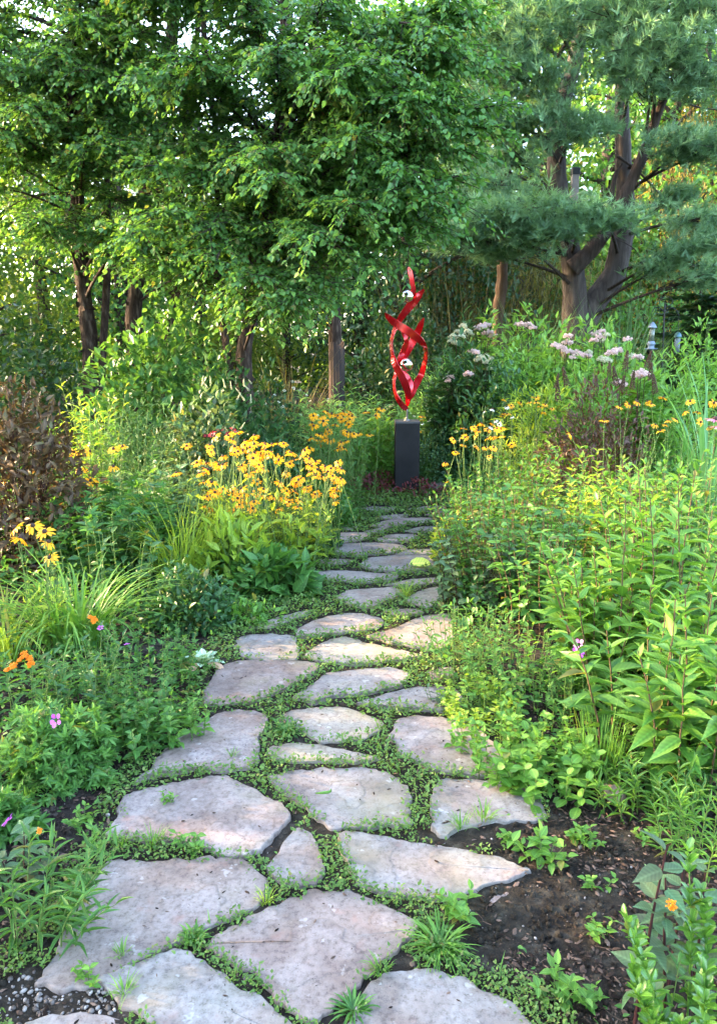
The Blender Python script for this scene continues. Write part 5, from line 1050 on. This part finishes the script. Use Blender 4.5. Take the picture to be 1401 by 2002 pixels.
# ---------------------------------------------------------------- feeders, post, bird house
def feeders():
    M_POLE = plain('black iron', (.02, .022, .025), .45, .6); Y = 11.0
    g = pt(1292, 700, Y); s = px2m(1, Y)
    t = thing('feeder_pole', 'black shepherd hook pole with two curled arms holding the bird feeders', 'pole', (g[0], Y, 0)); A = lambda x, y: pt(x, y, Y) - np.array([g[0], Y, 0])
    b = Buf(); tubes(b, np.array([[(0, 0, 0), A(1294, 700), A(1297, 620), A(1299, 592)]]), np.full((1, 4), .011), 8); put('pole', b, M_POLE, t)
    for pts in ([(1298, 612), (1292, 604), (1284, 601), (1277, 604), (1272, 614)], [(1299, 610), (1306, 603), (1314, 602), (1322, 608), (1326, 616)], [(1299, 600), (1310, 596), (1314, 588), (1308, 582), (1298, 581), (1289, 585), (1288, 594)]):
        b = Buf(); tubes(b, curve([A(*p) for p in pts], 20)[None], np.full((1, 20), .006), 6); put('hook', b, M_POLE, t)
    M_GLASS = plain('feeder tube', (.12, .14, .10), .15, 0, coat=.5, noise=.35, nscale=60); M_WHT = plain('pale metal', (.17, .22, .28), .4, .2)
    M_TEAL = plain('teal metal', (.05, .12, .15), .4, .3); M_TUBE2 = plain('grey mesh tube', (.11, .14, .13), .5, 0, noise=.4, nscale=90)
    p = pt(1271, 683, Y); f = thing('bird_feeder', 'pale metal tube bird feeder with a pointed roof hanging from the hook', 'bird feeder', tuple(p))
    z = lambda y: (pt(1271, y, Y) - p)[2]
    b = Buf(); lathe(b, [(.038, z(668)), (.038, z(641))], 18); put('seed_tube', b, M_GLASS, f)
    b = Buf(); lathe(b, [(.058, z(641)), (.06, z(640)), (.045, z(636)), (.02, z(631)), (.006, z(629))], 20); put('roof', b, M_WHT, f)
    b = Buf(); lathe(b, [(.045, z(684)), (.062, z(682)), (.064, z(681)), (.045, z(680)), (.045, z(676)), (.058, z(673)), (.06, z(671)), (.042, z(669)), (.042, z(667))], 20); put('base_tray', b, M_WHT, f)
    for a in (0, pi): 
        b = Buf(); tubes(b, np.array([[(0, 0, z(682)), (.09 * cos(a), -.02, z(682))]]), np.full((1, 2), .005), 6); put('perch', b, M_WHT, f)
    b = Buf(); tubes(b, np.array([[(0, 0, z(630)), pt(1272, 614, Y) - p]]), np.full((1, 2), .003), 5); put('hanger', b, M_POLE, f)
    p = pt(1321, 692, Y); f = thing('bird_feeder', 'smaller dark teal tube feeder hanging behind the pole', 'bird feeder', tuple(p)); z = lambda y: (pt(1321, y, Y) - p)[2]
    b = Buf(); lathe(b, [(.038, z(692)), (.038, z(660))], 18); put('seed_tube', b, M_TUBE2, f)
    b = Buf(); lathe(b, [(.05, z(660)), (.052, z(658)), (.04, z(653)), (.015, z(649))], 18); put('roof', b, M_TEAL, f)
    b = Buf(); tubes(b, np.array([[(0, 0, z(650)), pt(1326, 616, Y) - p]]), np.full((1, 2), .003), 5); put('hanger', b, M_POLE, f)
    Y = 10.4; base = pt(658, 700, Y); base[2] = 0; t = thing('wooden_post', 'weathered broken-topped wooden post in front of the shaggy birch', 'post', tuple(base))
    r = rg(601); h = pt(658, 676, Y)[2]; S = 16; th = np.arange(S) * 2 * pi / S; b = Buf(); V = []
    for zz in np.linspace(0, 1, 8):
        rr = .105 * (1 + .05 * np.sin(th * 5)); V.append(np.stack([rr * np.cos(th), rr * np.sin(th), (zz * h + (.05 * np.sin(th * 2) + r.normal(0, .012, S)) * (zz == 1))], 1))
    F = [[i * S + j, i * S + (j + 1) % S, (i + 1) * S + (j + 1) % S, (i + 1) * S + j] for i in range(7) for j in range(S)] + [list(range(7 * S, 8 * S))]
    b.add(np.array(V), *flat(F), np.zeros((8 * S, 3))); put('post', b, B_POST, t, smooth=False)
    Y = 13.0; base = pt(1104, 700, Y); base[2] = 0; t = thing('bird_house', 'grey wooden post with a dark cap beside the pine trunk', 'post', tuple(base)); A = lambda y: (pt(1104, y, Y))[2]
    b = Buf(); box_round(b, .055, .055, 0, A(342), .005); put('post', b, plain('grey wood', (.22, .19, .17), .85, noise=.2, nscale=12), t, smooth=False)
    b = Buf(); box_round(b, .065, .065, A(342), A(328), .008); put('cap', b, M_POLE, t, smooth=False)
feeders()

# ---------------------------------------------------------------- small things on the ground
def onpath():
    b = Buf(); p = gp(800, 1103, .042); scatter(b, ROUND, np.array([p]), np.array([[1, .25, .06]]), np.array([[-.1, -.55, 1.]]), .17, .10, np.array([.9]))
    t = put('fallen_leaf', b, G('fallen yellow leaf', (.35, .38, .06), (.60, .58, .12), trans=.3)); tag(t, 'large yellow fallen leaf lying on a reddish flagstone', 'leaf')
    b = Buf(); c = curve([gp(617, 1551, .033), gp(630, 1550, .04), gp(644, 1548, .04), gp(647, 1543, .035)], 14); tubes(b, c[None], np.array([.004 * sin(x) + .0015 for x in np.linspace(.2, 3, 14)])[None], 6)
    t = put('curled_leaf', b, M_BRIGHT); tag(t, 'curled green leaf lying on the smooth pink flagstone', 'leaf')
    p = gp(1197, 1560); b = Buf(); r = rg(611)
    tv = PEB[0]; n = 16
    prof = [(.0001, -.02), (.035, -.01), (.048, .012), (.044, .032), (.026, .047), (.0001, .052)]; lathe(b, prof, 12)
    v = b.v[-1]; v *= np.array([.85, 1.2, 1]); v += r.normal(0, .0028, v.shape)
    t = put('rock', b, plain('tan rock', (.36, .25, .18), .85, noise=.35, nscale=25, bump=.4), loc=tuple(p)); tag(t, 'tan rounded rock in the mulch below the lance-leaved tufts', 'rock')
onpath()
WEEDS = [  # px, py, kind, size, label
 (1060, 1690, 'seed', 1.3, 'bright seedling with broad paired leaves standing alone in the dark soil'), (1110, 1640, 'seed', .9, 'cluster of small oval-leaved weeds beyond the lone seedling'), (1150, 1655, 'seed', .8, 'oval-leaved weed at the mulch next to the small cluster'),
 (1010, 1655, 'seed', .8, 'pale little weed at the end of the wedge-shaped flagstone'), (1095, 1560, 'seed', .9, 'small bright weed under the round-leaved weeds'), (1270, 1645, 'seed', .8, 'seedling in the mulch below the lance-leaved tuft'),
 (1170, 1740, 'seed', .7, 'thin seedling in the mulch between soil patch and purple stems'), (1175, 1830, 'seed', .8, 'yellowish weed in the mulch beside the purple-stemmed plant'), (1090, 1960, 'seed', 1.0, 'leafy weed by the bottom edge beyond the rounded pink flagstone'),
 (1150, 1960, 'seed', .8, 'weed next to the leafy one at the bottom edge'), (1305, 1580, 'seed', .7, 'seedling close to the tan rock'), (180, 1660, 'seed', .8, 'small seedling in the mulch by the grassy joint'),
 (165, 1615, 'seed', .9, 'bright seedling beside the yellow withered leaf in the mulch'), (170, 1920, 'seed', .7, 'upright seedling at the edge of the white pebbles'), (945, 1605, 'grass', 1.0, 'bright tuft of grass at the corner of the squarish flagstone'),
 (900, 1620, 'grass', .8, 'thin grass sprig beside the brighter tuft'), (860, 1850, 'rosette', 1.2, 'big grassy rosette between the wedge stone and the bottom stone'), (900, 1790, 'seed', 1.1, 'leafy weed above the grassy rosette'),
 (745, 1900, 'grass', .7, 'spiky grass tuft at the corner of the rounded pink flagstone'), (380, 1835, 'rosette', .6, 'flat dandelion rosette in the joint below the large pale flagstone'), (240, 1870, 'grass', .6, 'thin grass sprig on the joint beside the bluish flagstone'),
 (245, 1945, 'grass', .7, 'grass sprig by the white pebbles at the bottom'), (300, 1655, 'grass', .9, 'thick grass along the joint under the flaked grey flagstone'), (240, 1655, 'grass', .8, 'grass at the outer end of the joint under the flaked grey flagstone'),
 (370, 1660, 'seed', .9, 'bright creeping weed in the joint under the flaked grey flagstone'), (790, 1168, 'grass', 1.5, 'sunlit yellow green tuft of grass in the middle of the path'), (560, 1432, 'rosette', 1.0, 'dark leafy weed in the joint beside the flared flagstone'),
 (850, 1375, 'dry', 1.0, 'brownish weed at the edge of the low arched flagstone'), (520, 1765, 'grass', .7, 'yellowish grass tuft in the joint above the five-sided flagstone'), (455, 1480, 'grass', .5, 'tiny grass sprig on the far joint of the flared flagstone'),
 (690, 1975, 'rosette', .7, 'dark weed between the five-sided and rounded pink flagstones'), (330, 1570, 'seed', .6, 'little weed on the corner of the flaked grey flagstone')]
for k, (px, py, kd, s, lb) in enumerate(WEEDS):
    p = gp(px, py, .01); r = rg(700 + k); b = Buf(); bs = Buf()
    if kd == 'seed':
        b, bs, _ = herb(700 + k, int(5 * s) + 1, .035 * s, .075 * s, .5, 3, 'opp', .042 * s, .024 * s, OV, e0=.0, e1=.5, size='even', sr=.0016, hv=.4); mat = M_BRIGHT
    elif kd == 'dry':
        b, bs, _ = herb(700 + k, 8, .05, .08, .5, 4, 'alt', .035, .018, OV, size='even', sr=.0016); mat = M_PURGREEN
    else:
        n = int((110 if kd == 'rosette' else 46) * s); a = r.uniform(0, 2 * pi, n); rr = .03 * s * r.random(n); mat = M_LIME if 'sunlit' in lb or 'yellowish' in lb else (M_MID if 'dark' in lb else M_BRIGHT)  # the sunlit tuft gets its sun from the lime colour
        el = r.uniform(.25, 1.0, n) if kd == 'rosette' else r.uniform(.9, 1.5, n)
        blades(b, np.stack([rr * np.cos(a), rr * np.sin(a), 0 * a], 1), a, el, (.075 if kd == 'rosette' else .085) * s * r.uniform(.5, 1.15, n), (.0065 if kd == 'rosette' else .0035) * r.uniform(.7, 1.2, n), r.uniform(.4, 1.7, n), r.random(n), 5)
    t = thing('weed_plant' if kd != 'grass' else 'grass_tuft', lb, 'weed' if kd != 'grass' else 'grass', tuple(p), 'weeds in the path and soil'); put('foliage', b, mat, t)
    if bs.n: put('stem', bs, M_STEM, t)

# creeping weeds in the joints, ground cover in the beds, mulch and gravel: nobody could count them
def samp(seed, n, yr, pw=1.0):
    r = rg(seed); y = yr[0] + (yr[1] - yr[0]) * r.random(n) ** pw; hw = .62 * y + .35; x = r.uniform(-1, 1, n) * hw; return r, x, y
def noise2(x, y, s, k):
    return .5 + .25 * (np.sin(x * s + 1.7 * np.sin(y * s * .7 + k)) + np.sin(y * s * 1.1 + 1.3 * np.sin(x * s * .9 + 2 * k))) 
def pxof(x, y):
    d = y * cos(PITCH) + CAM_H * sin(PITCH); v = (-y * sin(PITCH) + CAM_H * cos(PITCH)) / d * FPX; return 700.5 + x / d * FPX, 1001 + v
def path_edges(py):
    return np.interp(py, [980, 1100, 1230, 1400, 1530, 1650, 1800, 2002], [690, 600, 450, 380, 250, 180, 110, -100]), np.interp(py, [980, 1100, 1250, 1400, 1500, 1600, 1750, 1900, 2002], [890, 880, 900, 960, 1030, 1050, 950, 1000, 1100])
def creep():
    r, x, y = samp(801, 330000, (1.35, 9.2), 1.25)
    px, py = pxof(x, y); lo, hi = path_edges(py)
    inp = (px > lo - 30) & (px < hi + 25)
    bare = ((px - 1060) / 190) ** 2 + ((py - 1790) / 130) ** 2 < 1
    bare |= ((px - 960) / 150) ** 2 + ((py - 1640) / 28) ** 2 < 1
    bare |= ((px - 520) / 60) ** 2 + ((py - 1650) / 40) ** 2 < 1
    bare |= ((px - 130) / 160) ** 2 + ((py - 1960) / 60) ** 2 < 1
    dens = np.interp(py, [1000, 1250, 1500, 1700, 2002], [1, 1, .9, .72, .6])
    k = inp & ~bare & (noise2(x, y, 9, 1) * .6 + noise2(x, y, 31, 2) * .4 > .62 - .5 * dens) & ~np.where(r.random(len(x)) < .25, in_stone(x, y, -.03), in_stone(x, y, -.004))
    x, y, py = x[k], y[k], py[k]; n = len(x)
    keep = r.random(n) < np.interp(y, [1.4, 4, 9], [1.0, .8, .8]); x, y, py = x[keep], y[keep], py[keep]; n = len(x)
    b = Buf(); z = r.uniform(.012, .05, n) * np.interp(y, [1.4, 3.5], [.7, 1.0]); a = r.uniform(0, 2 * pi, n); el = r.normal(.35, .4, n)
    d = np.stack([np.cos(a) * np.cos(el), np.sin(a) * np.cos(el), np.sin(el)], 1); s = r.uniform(.5, 1.4, n) * np.interp(y, [1.4, 3, 9], [.010, .017, .032])
    scatter(b, OV6, np.stack([x, y, z], 1), d, np.array([0, 0, 1.]) + r.normal(0, .35, (n, 3)), s, s * .62, np.clip(r.normal(.45, .2, n) + .25 * (noise2(x, y, 5, 4) - .5), 0, 1))
    tag(put('creeping_weeds', b, G('creeper leaf', (.045, .10, .02), (.12, .20, .045), trans=.35, vein=0, tip=(.20, .22, .07))), 'creeping green weeds filling the joints between the flagstones', 'ground cover', kind='stuff')
    # thin grass in the joints
    r, x, y = samp(802, 9000, (1.35, 6.5), 1.2); px, py = pxof(x, y); lo, hi = path_edges(py)
    k = (px > lo) & (px < hi) & (noise2(x, y, 7, 8) > .55) & ~in_stone(x, y, -.004) & ~(((px - 1060) / 190) ** 2 + ((py - 1790) / 130) ** 2 < 1); x, y = x[k], y[k]; n = len(x); b = Buf()
    blades(b, np.stack([x, y, 0 * x + .005], 1), r.uniform(0, 2 * pi, n), r.uniform(.6, 1.5, n), r.uniform(.025, .07, n), r.uniform(.002, .004, n), r.uniform(.2, 1.2, n), r.random(n), 4)
    tag(put('joint_grass', b, M_BRIGHT), 'short thin grass blades in the joints of the path', 'grass', kind='stuff')
    # bed ground cover
    r, x, y = samp(803, 90000, (1.5, 13), 1.1); px, py = pxof(x, y); lo, hi = path_edges(py)
    soil = (px > hi) & (py > 1560) & (px < 1420); soill = (px < lo) & (py > 1560)
    k = ((px < lo - 10) | (px > hi + 10)) & ~in_stone(x, y, .01) & (r.random(len(x)) < np.where(soil, .10, np.where(soill, .04, np.interp(y, [2, 3.4, 4.5], [.5, .8, 1.0])))) & (noise2(x, y, 4, 3) * .6 + .4 * noise2(x, y, 13, 5) > np.where(soil | soill, .55, .36))
    x, y = x[k], y[k]; n = len(x); b = Buf(); z = hgt(x, y) + r.random(n) ** 1.5 * np.interp(y, [1.5, 3, 5, 12], [.03, .12, .25, .35]); a = r.uniform(0, 2 * pi, n); el = r.normal(.3, .45, n)
    d = np.stack([np.cos(a) * np.cos(el), np.sin(a) * np.cos(el), np.sin(el)], 1); s = r.uniform(.6, 1.3, n) * np.interp(y, [1.5, 3, 6, 12], [.018, .036, .06, .09])
    scatter(b, OV6, np.stack([x, y, z], 1), d, np.array([0, 0, 1.]) + r.normal(0, .4, (n, 3)), s, s * .55, np.clip(r.normal(.4, .2, n), 0, 1))
    tag(put('ground_cover', b, M_MID), 'low leafy ground cover between the bed plants', 'ground cover', kind='stuff')
    # mulch
    r, x, y = samp(804, 60000, (1.3, 5), 1.5); px, py = pxof(x, y); lo, hi = path_edges(py)
    k = ((px < lo + 15) | (px > hi - 10) | (r.random(len(x)) < .10)) & ~in_stone(x, y, .005) & (((px - 1060) / 150) ** 2 + ((py - 1780) / 90) ** 2 > r.random(len(x)) * 1.3); x, y = x[k], y[k]; n = len(x); b = Buf(); a = r.uniform(0, 2 * pi, n)
    d = np.stack([np.cos(a), np.sin(a), r.normal(0, .18, n)], 1); L = .003 + .026 * r.random(n) ** 2.2
    scatter(b, CHIPL, np.stack([x, y, hgt(x, y) + r.uniform(.002, .012, n)], 1), d, np.array([0, 0, 1.]) + r.normal(0, .25, (n, 3)), L, L * r.uniform(.12, .7, n), np.clip(r.random(n) ** 1.8 * 1.1, 0, 1))
    m2 = 900; q = r.integers(0, n, m2); c0 = np.column_stack([x[q], y[q], hgt(x[q], y[q]) + .008]); dd = np.stack([np.cos(a[q]), np.sin(a[q]), r.normal(0, .1, m2)], 1) * r.uniform(.015, .08, (m2, 1)); u = np.linspace(0, 1, 4)[None, :, None]
    tubes(b, c0[:, None] + dd[:, None] * u + r.normal(0, .003, (m2, 4, 3)), np.full((m2, 4), .0009), 3, tint=r.random(m2))
    tag(put('mulch', b, leaf_mat('bark mulch', (.012, .008, .006), (.16, .105, .075), trans=0, rough=.9, vein=0, spec=.1), smooth=False), 'dark bark mulch chips over the bed soil', 'mulch', kind='stuff')
    # gravel
    r = rg(805); P = []
    for q in range(480):
        px, py = r.normal(140, 105), r.normal(1950, 32)
        if py < 2090: P.append(gp(px, py)[:2])
    for q in range(700):
        px, py = r.uniform(60, 1300), r.uniform(1560, 2050); P.append(gp(px, py)[:2])
    P = np.array(P); P = P[~in_stone(P[:, 0], P[:, 1], .004)]; n = len(P); b = Buf(); s = .003 + .012 * r.random(n) ** 2; s[n // 2:] *= .55
    scatter(b, PEB, np.column_stack([P, hgt(P[:, 0], P[:, 1]) + s * .25]), r.normal(size=(n, 3)) * np.array([1, 1, .2]), np.array([0, 0, 1.]) + r.normal(0, .5, (n, 3)), s * r.uniform(.7, 1.7, n), s * r.uniform(.7, 1.2, n), r.random(n) ** 1.3)
    r, x, y = samp(807, 60000, (1.3, 4.5), 1.5); px, py = pxof(x, y); lo, hi = path_edges(py); k = ((px < lo + 30) | (px > hi - 60)) & ~in_stone(x, y, .004); x, y = x[k], y[k]; n = len(x); cb = Buf(); sz = .003 + .02 * r.random(n) ** 5
    scatter(cb, PEB, np.column_stack([x, y, hgt(x, y) + sz * .1]), r.normal(size=(n, 3)), r.normal(size=(n, 3)), sz * r.uniform(.8, 1.5, n), sz, r.random(n))
    tag(put('soil_clods', cb, SOIL, smooth=False), 'loose dark crumbs of soil in the beds', 'soil', kind='stuff')
    tag(put('gravel', b, leaf_mat('pebble', (.07, .055, .045), (.36, .32, .28), trans=0, rough=.6, vein=0)), 'small pale pebbles at the edge of the path', 'gravel', kind='stuff')
    # crumbs of bark and dead leaf on the stones
    r = rg(806); P = []
    for Q in stone_polys[:22]:
        c = Q.mean(0)
        for q in range(int(30 * min(1, np.ptp(Q[:, 0]) / .4))):
            e = Q[r.integers(len(Q))]; P.append(c + (e - c) * np.sqrt(r.random()) * .93)
    P = np.array(P); n = len(P); a = r.uniform(0, 2 * pi, n); b = Buf(); L = .003 + .018 * r.random(n) ** 3
    scatter(b, CHIPL, np.column_stack([P, np.full(n, .0175)]), np.stack([np.cos(a), np.sin(a), 0 * a], 1), np.tile([0, 0, 1.], (n, 1)), L, L * r.uniform(.2, .6, n), np.clip(r.normal(.4, .3, n), 0, 1))
    tag(put('leaf_litter', b, leaf_mat('bark mulch', 0, 0), smooth=False), 'dark crumbs of bark and leaf lying on the flagstones', 'litter', kind='stuff')
creep()
